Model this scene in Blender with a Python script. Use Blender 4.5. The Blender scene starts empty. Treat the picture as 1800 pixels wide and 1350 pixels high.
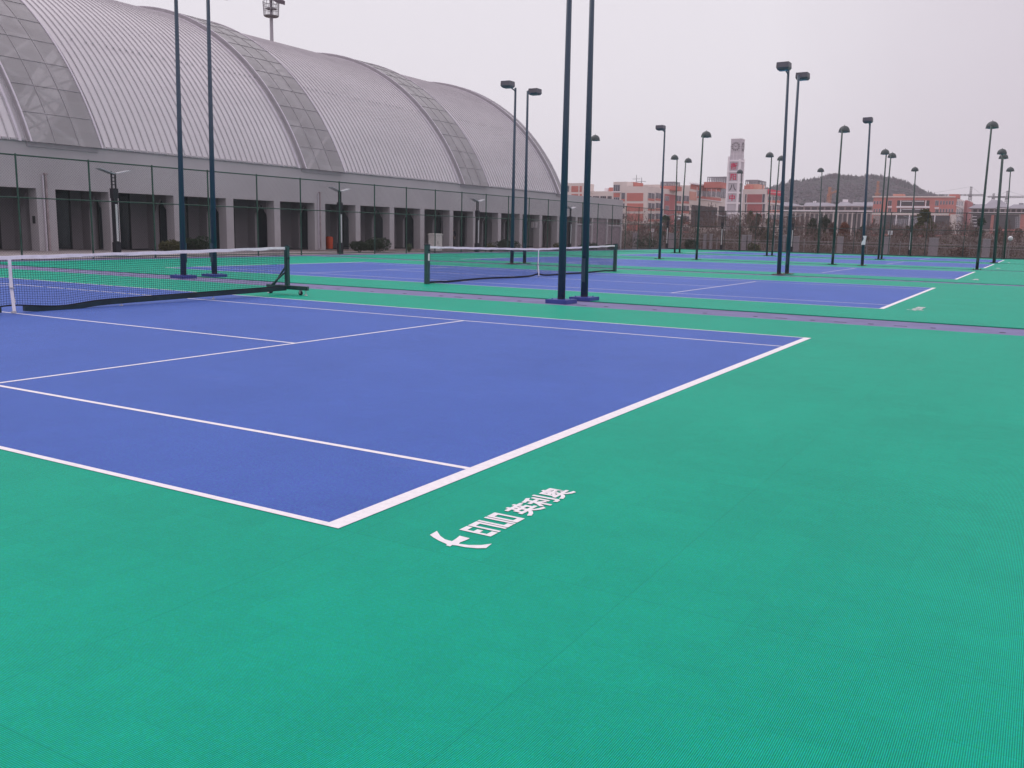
import bpy, bmesh, math, random
from mathutils import Vector, Matrix
random.seed(7)
PI = math.pi
sc = bpy.context.scene
COL = sc.collection

# ------------------------------------------------------------------ camera
F_PX = 1596.96                      # focal length in photo pixels (photo 1800 wide)
CP = Vector((14.912, -3.460, 1.5416))
YAW, PITCH, ROLL = -0.525411, 0.167087, 0.0214624
def cam_axes():
    cy, sy = math.cos(YAW), math.sin(YAW); cp, sp = math.cos(PITCH), math.sin(PITCH)
    f = Vector((sy*cp, cy*cp, -sp)); r = Vector((cy, -sy, 0)); u = r.cross(f)
    cr, sr = math.cos(ROLL), math.sin(ROLL)
    return cr*r + sr*u, -sr*r + cr*u, f
AR, AU, AF = cam_axes()
cd = bpy.data.cameras.new('camera'); cam = bpy.data.objects.new('camera', cd); COL.objects.link(cam)
cd.sensor_width = 36; cd.lens = F_PX/1800*36; cd.clip_start = 0.05; cd.clip_end = 8000
M = Matrix((AR, AU, -AF)).transposed().to_4x4(); M.translation = CP
cam.matrix_world = M
sc.camera = cam

# ------------------------------------------------------------------ sky and sun
SUN_EL, SUN_AZ = math.radians(58), math.radians(-70)
w = bpy.data.worlds.new('World'); sc.world = w; w.use_nodes = True
nt = w.node_tree; nt.nodes.clear(); N = nt.nodes.new; L = nt.links.new
out = N('ShaderNodeOutputWorld'); bg = N('ShaderNodeBackground'); bg.inputs[1].default_value = 1.0
sky = N('ShaderNodeTexSky'); sky.sky_type = 'NISHITA'; sky.sun_disc = False
sky.sun_elevation = SUN_EL; sky.sun_rotation = SUN_AZ
tc = N('ShaderNodeTexCoord'); dot = N('ShaderNodeVectorMath'); dot.operation = 'DOT_PRODUCT'
bright = (AF + AR*(-0.22) + AU*0.55).normalized()
dot.inputs[1].default_value = bright
L(tc.outputs['Generated'], dot.inputs[0])
noi = N('ShaderNodeTexNoise'); noi.inputs['Scale'].default_value = 3.0; noi.inputs['Detail'].default_value = 4
L(tc.outputs['Generated'], noi.inputs['Vector'])
mad = N('ShaderNodeMath'); mad.operation = 'MULTIPLY_ADD'; mad.inputs[1].default_value = 0.16; L(noi.outputs['Fac'], mad.inputs[0]); L(dot.outputs['Value'], mad.inputs[2])
ramp = N('ShaderNodeValToRGB')
ramp.color_ramp.elements[0].position = 0.80; ramp.color_ramp.elements[0].color = (0.715, 0.652, 0.720, 1)
ramp.color_ramp.elements[1].position = 1.03; ramp.color_ramp.elements[1].color = (0.890, 0.848, 0.902, 1)
L(mad.outputs[0], ramp.inputs[0])
sk = N('ShaderNodeMixRGB'); sk.blend_type = 'MULTIPLY'; sk.inputs[0].default_value = 1; sk.inputs[2].default_value = (0.08, 0.08, 0.08, 1)
L(sky.outputs[0], sk.inputs[1])
mx = N('ShaderNodeMixRGB'); mx.inputs[0].default_value = 0.96; L(sk.outputs[0], mx.inputs[1]); L(ramp.outputs[0], mx.inputs[2])
# the overcast is brighter overhead and behind the viewer than low in the north
up = N('ShaderNodeVectorMath'); up.operation = 'DOT_PRODUCT'; up.inputs[1].default_value = (AF*0.80 + Vector((0,0,-0.35))).normalized()
L(tc.outputs['Generated'], up.inputs[0])
bst = N('ShaderNodeMapRange'); bst.interpolation_type = 'SMOOTHSTEP'; bst.inputs[1].default_value = 0.62; bst.inputs[2].default_value = 0.05; bst.inputs[3].default_value = 1.0; bst.inputs[4].default_value = 1.5
L(up.outputs['Value'], bst.inputs[0])
mb_ = N('ShaderNodeVectorMath'); mb_.operation = 'SCALE'; L(mx.outputs[0], mb_.inputs[0]); L(bst.outputs[0], mb_.inputs['Scale'])
L(mb_.outputs[0], bg.inputs[0]); L(bg.outputs[0], out.inputs[0])
sd = bpy.data.lights.new('sun', 'SUN'); sd.energy = 1.0; sd.angle = math.radians(18); sd.color = (1, 0.96, 0.93)
so = bpy.data.objects.new('sun', sd); COL.objects.link(so)
sdir = Vector((math.sin(SUN_AZ)*math.cos(SUN_EL), math.cos(SUN_AZ)*math.cos(SUN_EL), math.sin(SUN_EL)))
so.rotation_euler = sdir.to_track_quat('Z', 'Y').to_euler(); so.location = (0, 0, 60)
sc.view_settings.view_transform = 'Standard'; sc.view_settings.look = 'None'
sc.view_settings.exposure = 0; sc.view_settings.gamma = 1

# ------------------------------------------------------------------ helpers
def ray(u, v):
    return AF + AR*((u-900)/F_PX) + AU*((675-v)/F_PX)
def at(u, v, Y):                    # photo direction -> real point on the plane y = Y
    d = ray(u, v); return CP + d*((Y-CP.y)/d.y)

MATS = {}
def mat(name, col, rough=0.8, var=0.12, scale=3.0, bump=0.0, bscale=40.0, spec=0.3, metal=0.0, col2=None, stretch=None, mscale=None):
    if name in MATS: return MATS[name]
    m = bpy.data.materials.new(name); m.use_nodes = True; t = m.node_tree
    b = t.nodes['Principled BSDF']; b.inputs['Roughness'].default_value = rough
    b.inputs['Specular IOR Level'].default_value = spec; b.inputs['Metallic'].default_value = metal
    tcn = t.nodes.new('ShaderNodeTexCoord'); vec = tcn.outputs['Object']
    if stretch:
        mp = t.nodes.new('ShaderNodeMapping'); mp.inputs['Scale'].default_value = stretch
        t.links.new(vec, mp.inputs[0]); vec = mp.outputs[0]
    n = t.nodes.new('ShaderNodeTexNoise'); n.inputs['Scale'].default_value = scale; n.inputs['Detail'].default_value = 5
    t.links.new(vec, n.inputs['Vector'])
    r = t.nodes.new('ShaderNodeValToRGB'); r.color_ramp.elements[0].position = 0.3; r.color_ramp.elements[1].position = 0.72
    c2 = col2 or tuple(min(1, c*(1+var)) for c in col); c1 = tuple(c*(1-var) for c in col) if not col2 else col
    r.color_ramp.elements[0].color = (*c1, 1); r.color_ramp.elements[1].color = (*c2, 1)
    t.links.new(n.outputs['Fac'], r.inputs[0]); t.links.new(r.outputs[0], b.inputs['Base Color'])
    if bump:
        n2 = t.nodes.new('ShaderNodeTexNoise'); n2.inputs['Scale'].default_value = bscale; n2.inputs['Detail'].default_value = 4
        t.links.new(tcn.outputs['Object'], n2.inputs['Vector'])
        bp = t.nodes.new('ShaderNodeBump'); bp.inputs['Strength'].default_value = bump; bp.inputs['Distance'].default_value = 0.02
        t.links.new(n2.outputs['Fac'], bp.inputs['Height']); t.links.new(bp.outputs[0], b.inputs['Normal'])
    MATS[name] = m; return m

class MB:
    def __init__(s): s.v = []; s.f = []; s.mi = []; s.cur = 0
    def quad(s, a, b, c, d):
        i = len(s.v); s.v += [tuple(a), tuple(b), tuple(c), tuple(d)]; s.f.append((i, i+1, i+2, i+3)); s.mi.append(s.cur)
    def poly(s, pts):
        i = len(s.v); s.v += [tuple(q) for q in pts]; s.f.append(tuple(range(i, i+len(pts)))); s.mi.append(s.cur)
    def hexa(s, P):                 # 8 points: bottom 4 ccw, top 4 ccw
        i = len(s.v); s.v += [tuple(q) for q in P]
        for f in ((0,3,2,1),(4,5,6,7),(0,1,5,4),(1,2,6,5),(2,3,7,6),(3,0,4,7)):
            s.f.append(tuple(i+k for k in f)); s.mi.append(s.cur)
    def box(s, x0, x1, y0, y1, z0, z1):
        if x0 > x1: x0, x1 = x1, x0
        if y0 > y1: y0, y1 = y1, y0
        s.hexa([(x0,y0,z0),(x1,y0,z0),(x1,y1,z0),(x0,y1,z0),(x0,y0,z1),(x1,y0,z1),(x1,y1,z1),(x0,y1,z1)])
    def tube(s, a, b, r0, r1=None, n=8, cap=True, rot=0):
        r1 = r0 if r1 is None else r1
        a = Vector(a); b = Vector(b); d = (b-a).normalized()
        x = d.orthogonal().normalized() if abs(d.z) < 0.999 else Vector((1,0,0)); y = d.cross(x)
        i = len(s.v)
        for c, r in ((a, r0), (b, r1)):
            for k in range(n):
                t = 2*PI*k/n+rot; s.v.append(tuple(c + x*(r*math.cos(t)) + y*(r*math.sin(t))))
        for k in range(n):
            s.f.append((i+k, i+(k+1)%n, i+n+(k+1)%n, i+n+k)); s.mi.append(s.cur)
        if cap:
            s.f.append(tuple(i+n-1-k for k in range(n))); s.mi.append(s.cur)
            s.f.append(tuple(i+n+k for k in range(n))); s.mi.append(s.cur)
    def build(s, name, mats, parent=None, smooth=False, loc=None):
        me = bpy.data.meshes.new(name); me.from_pydata(s.v, [], s.f)
        for m in (mats if isinstance(mats, (list, tuple)) else [mats]): me.materials.append(m)
        for p, k in zip(me.polygons, s.mi): p.material_index = k; p.use_smooth = smooth
        me.update()
        o = bpy.data.objects.new(name, me); COL.objects.link(o)
        if parent: o.parent = parent
        if loc: o.location = loc
        return o
def tag(o, label=None, cat=None, group=None, kind=None):
    if label: o['label'] = label
    if cat: o['category'] = cat
    if group: o['group'] = group
    if kind: o['kind'] = kind
    return o
def thing(name, label, cat, loc=(0,0,0), rz=0, group=None):
    o = bpy.data.objects.new(name, None); COL.objects.link(o); o.location = loc; o.rotation_euler = (0,0,rz)
    o.empty_display_size = 0.2
    return tag(o, label, cat, group)
def kids(o): return [c for c in COL.objects if c.parent == o]
def dup(root, loc, rz, label, group=None):
    r = root.copy(); COL.objects.link(r); r.location = loc; r.rotation_euler = (0,0,rz); r['label'] = label
    if group: r['group'] = group
    for ch in kids(root):
        c = ch.copy(); COL.objects.link(c); c.parent = r
        for g in kids(ch):
            d = g.copy(); COL.objects.link(d); d.parent = c
    return r
def fix_normals(o):
    bm = bmesh.new(); bm.from_mesh(o.data); bmesh.ops.recalc_face_normals(bm, faces=bm.faces); bm.to_mesh(o.data); bm.free(); return o

# ------------------------------------------------------------------ court material
def tile_mat(name, col, line=False):
    m = bpy.data.materials.new(name); m.use_nodes = True; t = m.node_tree; n_, l_ = t.nodes.new, t.links.new
    b = t.nodes['Principled BSDF']; b.inputs['Roughness'].default_value = 0.50; b.inputs['Specular IOR Level'].default_value = 0.07
    tcn = n_('ShaderNodeTexCoord'); P = tcn.outputs['Object']
    sep = n_('ShaderNodeSeparateXYZ'); l_(P, sep.inputs[0])
    def mth(op, a, bb=None, c=None):
        q = n_('ShaderNodeMath'); q.operation = op
        for k, v in enumerate((a, bb, c)):
            if v is None: continue
            if isinstance(v, (int, float)): q.inputs[k].default_value = v
            else: l_(v, q.inputs[k])
        return q.outputs[0]
    # woven knit: two diagonal sine waves, about 1.3 cm
    ax = mth('ADD', sep.outputs[0], sep.outputs[1]); bx = mth('SUBTRACT', sep.outputs[0], sep.outputs[1])
    s1 = mth('SINE', mth('MULTIPLY', ax, 2*PI/0.0135)); s2 = mth('SINE', mth('MULTIPLY', bx, 2*PI/0.0135))
    knit = mth('MULTIPLY', s1, s2)
    vor = n_('ShaderNodeTexVoronoi'); vor.inputs['Scale'].default_value = 150; l_(P, vor.inputs['Vector'])
    # tile joints each 0.25 m
    def joint(src, pitch, wd):
        fr = mth('FRACT', mth('DIVIDE', src, pitch)); d = mth('ABSOLUTE', mth('SUBTRACT', fr, 0.5))
        return mth('GREATER_THAN', d, 0.5-wd/pitch/2)
    jx = joint(sep.outputs[0], 0.25, 0.005); jy = joint(sep.outputs[1], 0.25, 0.005)
    jj = mth('MAXIMUM', jx, jy)
    kx = joint(sep.outputs[0], 1.5, 0.008); ky = joint(sep.outputs[1], 2.0, 0.008); kk = mth('MAXIMUM', kx, ky)
    # each tile a slightly different tone
    fl = n_('ShaderNodeVectorMath'); fl.operation = 'FLOOR'; sc4 = n_('ShaderNodeVectorMath'); sc4.operation = 'SCALE'; sc4.inputs['Scale'].default_value = 4.0
    l_(P, sc4.inputs[0]); l_(sc4.outputs[0], fl.inputs[0]); wn = n_('ShaderNodeTexWhiteNoise'); l_(fl.outputs[0], wn.inputs['Vector'])
    big = n_('ShaderNodeTexNoise'); big.inputs['Scale'].default_value = 0.55; big.inputs['Detail'].default_value = 7; big.inputs['Roughness'].default_value = 0.62; l_(P, big.inputs['Vector'])
    mid = n_('ShaderNodeTexNoise'); mid.inputs['Scale'].default_value = 9; mid.inputs['Detail'].default_value = 6; l_(P, mid.inputs['Vector'])
    v = mth('MULTIPLY_ADD', knit, 0.80, 1.0)
    v = mth('MULTIPLY_ADD', mth('SUBTRACT', vor.outputs['Distance'], 0.5), 0.22, v)
    v = mth('MULTIPLY_ADD', jj, -0.04, v); v = mth('MULTIPLY_ADD', kk, -0.07, v)
    v = mth('MULTIPLY_ADD', mth('SUBTRACT', wn.outputs['Value'], 0.5), 0.05, v)
    v = mth('MULTIPLY_ADD', mth('SUBTRACT', big.outputs['Fac'], 0.5), 0.30, v)
    v = mth('MULTIPLY_ADD', mth('SUBTRACT', mid.outputs['Fac'], 0.5), 0.16, v)
    cc = n_('ShaderNodeMixRGB'); cc.blend_type = 'MULTIPLY'; cc.inputs[0].default_value = 1; cc.inputs[1].default_value = (*col, 1)
    l_(v, cc.inputs[2])
    hn = n_('ShaderNodeTexNoise'); hn.inputs['Scale'].default_value = 60; hn.inputs['Detail'].default_value = 5; l_(P, hn.inputs['Vector'])
    hs = n_('ShaderNodeHueSaturation'); l_(mth('MULTIPLY_ADD', mth('SUBTRACT', hn.outputs['Fac'], 0.5), 0.10, 0.5), hs.inputs['Hue']); l_(cc.outputs[0], hs.inputs['Color'])
    cc = hs
    # dusty smudges
    dn = n_('ShaderNodeTexNoise'); dn.inputs['Scale'].default_value = 1.1; dn.inputs['Detail'].default_value = 8; dn.inputs['Roughness'].default_value = 0.7; l_(P, dn.inputs['Vector'])
    dr = n_('ShaderNodeValToRGB'); dr.color_ramp.elements[0].position = 0.62; dr.color_ramp.elements[1].position = 0.80
    dr.color_ramp.elements[0].color = (0,0,0,1); dr.color_ramp.elements[1].color = (0.10,0.10,0.10,1); l_(dn.outputs['Fac'], dr.inputs[0])
    c3 = n_('ShaderNodeMixRGB'); l_(dr.outputs[0], c3.inputs[0]); l_(cc.outputs[0], c3.inputs[1]); c3.inputs[2].default_value = (0.22,0.20,0.20,1)
    l_(c3.outputs[0], b.inputs['Base Color'])
    bp = n_('ShaderNodeBump'); bp.inputs['Strength'].default_value = 0.35; bp.inputs['Distance'].default_value = 0.002
    l_(mth('ADD', knit, mth('MULTIPLY', jj, -2.0)), bp.inputs['Height']); l_(bp.outputs[0], b.inputs['Normal'])
    MATS[name] = m; return m
GREEN = tile_mat('green court tile', (0.002, 0.312, 0.206))
BLUE = tile_mat('blue court tile', (0.060, 0.120, 0.405))
WHITE = mat('white court line', (0.70, 0.665, 0.69), 0.6, 0.05, 22, 0, 0, 0.3, 0, (0.80, 0.765, 0.79))
PAD = mat('painted concrete', (0.165, 0.155, 0.300), 0.75, 0.14, 2.0, 0.2, 60)
DARK = mat('dark rubber', (0.03, 0.035, 0.045), 0.8, 0.2)
EARTH = mat('brown earth', (0.17, 0.13, 0.115), 0.95, 0.3, 0.15, 0.4, 5)
PAVE = mat('concrete paving', (0.30, 0.265, 0.265), 0.9, 0.18, 1.5, 0.3, 30)
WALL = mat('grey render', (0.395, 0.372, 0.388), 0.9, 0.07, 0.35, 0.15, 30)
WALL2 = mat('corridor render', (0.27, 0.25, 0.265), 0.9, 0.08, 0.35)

# ------------------------------------------------------------------ ground
mb = MB(); S = 1500
mb.quad((-S,-S,-0.62),(S,-S,-0.62),(S,S,-0.62),(-S,S,-0.62))
tag(mb.build('ground', EARTH), kind='structure')
mb = MB(); mb.box(-20.3, 40, -26, 89.1, -0.60, -0.02)
tag(mb.build('court_slab', PAD), kind='structure')
# paving strip between the fence and the sports hall, falling gently away
mb = MB()
ys = [8, 25, 45, 60, 75, 95]
def zp(y): return 0.13 if y < 25 else max(-0.32, 0.13-(y-25)*0.0088)
for a, b in zip(ys, ys[1:]):
    mb.quad((-20.31, a, 0.0), (-20.31, b, 0.0-0.0*(b-25)), (-22.0, b, zp(b)+0.0), (-22.0, a, zp(a)))
    mb.quad((-22.0, a, zp(a)), (-22.0, b, zp(b)), (-34, b, zp(b)), (-34, a, zp(a)))
tag(fix_normals(mb.build('pavement', PAVE)), kind='structure')
mb = MB(); mb.box(-23.6, -21.6, 8, 95, -0.5, 0.02)
vb = mat('planting soil', (0.16, 0.12, 0.10), 1.0, 0.4, 3, 0.8, 20)
DY = [0, 18.18, 36.95, 55.47, 71.90]
GAPS = [(13.78, 15.32), (33.05, 34.2), (51.2, 52.2), (69.1, 70.0)]
# green mats, one sheet per bay between the drains, 18 mm thick
edges = [-25.5] + [q for g in GAPS for q in g] + [88.6]
for i in range(0, len(edges), 2):
    mb = MB(); mb.box(-18.7, 39.5, edges[i], edges[i+1], -0.018, 0.0)
    tag(mb.build('court_surface', GREEN), kind='structure')
# drain channels with a painted shadow strip along the far mat edge and small drain holes
for gi, (a, b) in enumerate(GAPS):
    mb = MB(); mb.box(-19.4, 39.5, a+0.02, b-0.02, -0.0195, -0.015)
    mb.cur = 1; mb.box(-19.4, 39.5, b-0.07, b-0.02, -0.0145, -0.013)
    x = -18.5
    while x < 30:
        mb.tube((x, a+0.55, -0.0145), (x, a+0.55, -0.012), 0.045+0.01*random.random(), n=10)
        if random.random() < 0.35: mb.box(x+0.4, x+0.62, a+0.5, a+0.56, -0.0145, -0.0128)
        x += 1.0 + random.random()*0.12
    tag(mb.build('drain_strip', [PAD, DARK]), kind='structure')
# blue courts and white lines
def court(D):
    mb = MB(); mb.quad((-11.885, D, 0.0016), (11.885, D, 0.0016), (11.885, D+10.97, 0.0016), (-11.885, D+10.97, 0.0016))
    tag(mb.build('court_surface', BLUE), kind='structure')
    L_ = MB(); z0, z1 = 0.0020, 0.0032
    def ln(x0, x1, y0, y1): L_.quad((x0, y0, z1), (x1, y0, z1), (x1, y1, z1), (x0, y1, z1))
    for s in (-1, 1):
        ln(*sorted((s*11.885, s*11.779)), D, D+10.97)
        ln(*sorted((s*6.40, s*6.35)), D+1.42, D+9.55)
    ln(-11.778, 11.778, D, D+0.05); ln(-11.778, 11.778, D+10.92, D+10.97)
    ln(-11.778, 11.778, D+1.37, D+1.4195); ln(-11.778, 11.778, D+9.5505, D+9.60)
    ln(-6.349, 6.349, D+5.46, D+5.51)
    tag(L_.build('court_marking', WHITE), kind='structure')
for D in DY: court(D)

# ------------------------------------------------------------------ floor logo on every court
def text_mesh(s, size, offset=0.0, extrude=0.002):
    cu = bpy.data.curves.new('t', 'FONT'); cu.body = s; cu.size = size; cu.offset = offset; cu.extrude = extrude; cu.align_x = 'LEFT'
    cu.resolution_u = 3
    o = bpy.data.objects.new('t', cu); COL.objects.link(o)
    dg = bpy.context.evaluated_depsgraph_get(); me = bpy.data.meshes.new_from_object(o.evaluated_get(dg))
    bpy.data.objects.remove(o); return me
LOGO = [(12.336,.181),(12.33,.252),(12.387,.199),(12.438,.168),(12.483,.164),(12.478,.212),(12.469,.254),(12.533,.251),(12.534,.225),(12.526,.172),(12.534,.151),(12.584,.164),(12.635,.198),(12.668,.244),(12.678,.174),(12.645,.149),(12.587,.128),(12.536,.125),(12.515,.118),(12.518,.097),(12.495,.097),(12.486,.114),(12.423,.135),(12.374,.158)]
def logo_mesh():
    bm = bmesh.new()
    vs = [bm.verts.new((x, y, 0.003)) for x, y in LOGO]; bm.faces.new(vs)
    Xb, Xt = 12.607, 12.415; H = Xb-Xt
    def rect(u0, u1, v0, v1):       # u along +Y, v up towards -X (0..1)
        q = [(Xb-v0*H, u0), (Xb-v0*H, u1), (Xb-v1*H, u1), (Xb-v1*H, u0)]
        bm.faces.new([bm.verts.new((x, y, 0.003)) for x, y in q])
    t = 0.19
    y = 0.332
    rect(y, y+.022, 0, 1); rect(y+.022, y+.072, 0, t); rect(y+.022, y+.058, .42, .42+t); rect(y+.022, y+.072, 1-t, 1); y += .082    # E
    rect(y, y+.022, 0, 1); rect(y+.022, y+.062, 1-t, 1); rect(y+.062, y+.084, 0, 1); y += .091                                        # N
    rect(y, y+.022, 0, 1); rect(y+.022, y+.060, 0, t); y += .067                                                                      # L
    rect(y, y+.022, 0, 1); y += .030                                                                                                  # I
    rect(y, y+.022, 0, 1); rect(y+.062, y+.084, 0, 1); rect(y+.022, y+.062, 0, t); rect(y+.022, y+.062, 1-t, 1)                       # O
    bmesh.ops.recalc_face_normals(bm, faces=bm.faces)
    for f in bm.faces:
        if f.normal.z < 0: f.normal_flip()
    me = bpy.data.meshes.new('brand_marking'); bm.to_mesh(me); bm.free()
    tm = text_mesh('英利奥', 0.192, 0.0030, 0.0)
    rot = Matrix(((0, -1, 0, 0), (1, 0, 0, 0), (0, 0, 1, 0), (0, 0, 0, 1)))
    tm.transform(Matrix.Translation((12.592, 0.735, 0.0032)) @ rot)
    bm = bmesh.new(); bm.from_mesh(me)
    for q, (dx, dy) in enumerate(((0,0),(.0028,0),(-.0028,0),(0,.0028),(0,-.0028))):
        t2 = tm.copy(); t2.transform(Matrix.Translation((dx, dy, q*.00015))); bm.from_mesh(t2); bpy.data.meshes.remove(t2)
    bm.to_mesh(me); bm.free()
    me.materials.append(WHITE); return me
lm = logo_mesh()
names = ['nearest white brand logo and lettering on the green floor beside the baseline', 'white brand logo on the green floor by the second court',
         'white brand logo on the green floor by the third court', 'small white brand logo on the green floor by the fourth court', 'smallest white brand logo on the green floor by the far fence']
for D, nm in zip(DY, names):
    o = bpy.data.objects.new('floor_logo', lm); COL.objects.link(o); o.location = (0, D, 0)
    tag(o, nm, 'floor logo', 'white logos beside the baselines')

# ------------------------------------------------------------------ nets
NETG = mat('net cord', (0.030, 0.035, 0.050), 0.8, 0.2)
FRAME = mat('dark green paint', (0.012, 0.060, 0.055), 0.45, 0.25, 8, 0, 0, 0.5)
TAPE = mat('white net tape', (0.82, 0.78, 0.80), 0.85, 0.07, 10, 0.3, 200)
BAND = mat('black net band', (0.018, 0.022, 0.034), 0.8, 0.3, 12)
STEEL = mat('galvanised steel', (0.45, 0.44, 0.46), 0.4, 0.15, 20, 0, 0, 0.5, 0.6)
def net(root, y0, y1, yc, ztop, zbot, drop, cord, bz):
    # root-local: net runs along y in plane x=0
    def top(y):
        t = abs(y-yc)/((y1-y0)/2); return ztop(y) if callable(ztop) else drop + (ztop-drop)*min(1, t)**1.15
    mb = MB(); n = int((y1-y0)/0.045)
    cols = [y0+(y1-y0)*i/n for i in range(n+1)]
    rows = 20
    def wob(y, k): return 0.012*math.sin(y*1.7+k*0.4)+0.006*math.sin(y*4.3)
    for i, y in enumerate(cols):
        zt, zb = top(y)-0.05, zbot(y)
        for k in range(4):
            a = k/4; b = (k+1)/4
            mb.tube((wob(y, k*3)*(1-abs(a-.5)*0), y, zb+(zt-zb)*a), (wob(y, (k+1)*3), y, zb+(zt-zb)*b), cord, n=3, cap=False)
    for r in range(rows+1):
        for i in range(0, n, 4):
            ya, yb = cols[i], cols[min(n, i+4)]
            f = r/rows
            mb.tube((wob(ya, f*12), ya, zbot(ya)+(top(ya)-.05-zbot(ya))*f), (wob(yb, f*12), yb, zbot(yb)+(top(yb)-.05-zbot(yb))*f), cord, n=3, cap=False)
    mb.build('net_mesh', NETG, root)
    # headband: folded tape with slight wrinkles
    mb = MB(); m = 90
    for i in range(m):
        ya, yb = y0+(y1-y0)*i/m, y0+(y1-y0)*(i+1)/m
        za, zb2 = top(ya)+0.004*math.sin(i*1.1), top(yb)+0.004*math.sin((i+1)*1.1)
        wa, wb = 0.010+0.003*math.sin(i*.9), 0.010+0.003*math.sin((i+1)*.9)
        mb.hexa([(-wa,ya,za-.062),(wa,ya,za-.062),(wb,yb,zb2-.062),(-wb,yb,zb2-.062),(-wa*.7,ya,za),(wa*.7,ya,za),(wb*.7,yb,zb2),(-wb*.7,yb,zb2)])
    mb.build('headband', TAPE, root)
    mb = MB()
    for i in range(m):
        ya, yb = y0+(y1-y0)*i/m, y0+(y1-y0)*(i+1)/m
        ha = bz; w = 0.008
        mb.hexa([(-w,ya,zbot(ya)-ha),(w,ya,zbot(ya)-ha),(w,yb,zbot(yb)-ha),(-w,yb,zbot(yb)-ha),(-w,ya,zbot(ya)+.012),(w,ya,zbot(ya)+.012),(w,yb,zbot(yb)+.012),(-w,yb,zbot(yb)+.012)])
    mb.build('bottom_band', BAND, root)
    zc = top(yc)
    mb = MB()
    mb.hexa([(.013,yc-.028,zc*.42),(.021,yc-.028,zc*.42),(.021,yc+.028,zc*.42),(.013,yc+.028,zc*.42),(.013,yc-.028,zc-.062),(.021,yc-.028,zc-.062),(.021,yc+.028,zc-.062),(.013,yc+.028,zc-.062)])
    mb.hexa([(.05,yc-.028,0.03),(.058,yc-.028,0.03),(.058,yc+.028,0.03),(.05,yc+.028,0.03),(.013,yc-.028,zc*.42),(.021,yc-.028,zc*.42),(.021,yc+.028,zc*.42),(.013,yc+.028,zc*.42)])
    mb.hexa([(-.06,yc+.05,0.16),(-.052,yc+.05,0.16),(-.052,yc+.105,0.16),(-.06,yc+.105,0.16),(-.013,yc-.02,zc*.5),(-.021,yc-.02,zc*.5),(-.021,yc+.035,zc*.5),(-.013,yc+.035,zc*.5)])
    st = fix_normals(mb.build('centre_strap', TAPE, root))
    mb = MB(); mb.box(.010,.062, yc-.035, yc+.035, 0.01, 0.035); mb.build('floor_anchor', STEEL, st); mb = MB(); mb.box(.012,.055,yc-.032,yc+.032,zc*.43,zc*.43+.02); mb.build('buckle', STEEL, st)
# net 1: portable frame on castors (runs off the left of the picture)
N1 = thing('portable_net', 'large portable tennis net on a wheeled dark green frame, nearest court', 'tennis net', (0, 5.485, 0), group='tennis nets')
def zb1(y):
    d = abs(y)
    return 0.115 + 0.075*min(1, d/6.4) + (-0.055*math.exp(-((d-0.9)/0.5)**2)) + 0.02*math.exp(-(d/0.25)**2)
net(N1, -6.40, 6.40, 0.0, 1.075, zb1, 0.955, 0.0030, 0.012)
for s in (-1, 1):
    yp = s*6.46
    mb = MB(); mb.box(-.045,.045, yp-.04, yp+.04, 0.21, 1.09); mb.box(-.03,.03, yp-s*.055, yp-s*.042, 0.35, 1.02)
    po = mb.build('post', FRAME, N1)
    mb = MB(); mb.tube((-.0,yp,1.09),(0,yp,1.115),.03,n=12); mb.build('post_cap', DARK, po); mb = MB(); mb.tube((.05,yp,.82),(.075,yp,.82),.02,n=10); mb.build('winder', DARK, po)
    mb = MB()
    mb.box(-.62,.62, yp-.035, yp+.035, 0.115, 0.205); mb.build('foot_bar', FRAME, N1)
    mb = MB()
    mb.tube((-.42, yp-s*.0, .2), (-.05, yp, .62), .022, n=8); mb.tube((-.2, yp-s*.32, .2), (-.01, yp-s*.03, .52), .02, n=8)
    mb.build('brace', FRAME, N1)
    for x in (-.52, .40):
        mb = MB(); mb.tube((x, yp-.02, .05), (x, yp+.02, .05), .049, n=18)
        c = mb.build('castor', DARK, N1, True)
        mb = MB(); mb.box(x-.02, x+.02, yp-.03, yp-.022, .04, .113); mb.box(x-.02, x+.02, yp+.022, yp+.03, .04, .113); mb.tube((x,yp,.09),(x,yp,.114),.028,n=10); mb.build('castor_fork', STEEL, c)
    for x in (-.58, .56):
        mb = MB(); mb.tube((x,yp,0.002),(x,yp,.018),.042,.03,n=16); mb.tube((x,yp,.018),(x,yp,.114),.009,n=8); mb.build('levelling_foot', STEEL, N1, False)
# long bottom beam joining the feet, slightly sagging (thin tube on little feet)
mb = MB(); m = 64
def zz(y): return zb1(y)-.012
for i in range(m):
    ya, yb = -6.40+12.8*i/m, -6.40+12.8*(i+1)/m
    if i == m//2: mb.build('ground_beam', mat('green black beam', (0.014,0.032,0.042), 0.55, 0.3, 4), N1); mb = MB()
    if abs((ya+yb)/2) < 0.14: continue
    h = 0.085; w = .030
    mb.hexa([(-w,ya,zz(ya)-h),(w,ya,zz(ya)-h),(w,yb,zz(yb)-h),(-w,yb,zz(yb)-h),(-w,ya,zz(ya)),(w,ya,zz(ya)),(w,yb,zz(yb)),(-w,yb,zz(yb))])
mb.build('ground_beam', MATS['green black beam'], N1)
for y in (-4.3, -2.1, 2.1, 4.3):
    mb = MB(); mb.tube((0,y,.002),(0,y,.016),.035,n=12); mb.tube((0,y,.016),(0,y,zb1(y)-.098),.008,n=6); mb.build('levelling_foot', STEEL, N1)
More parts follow.
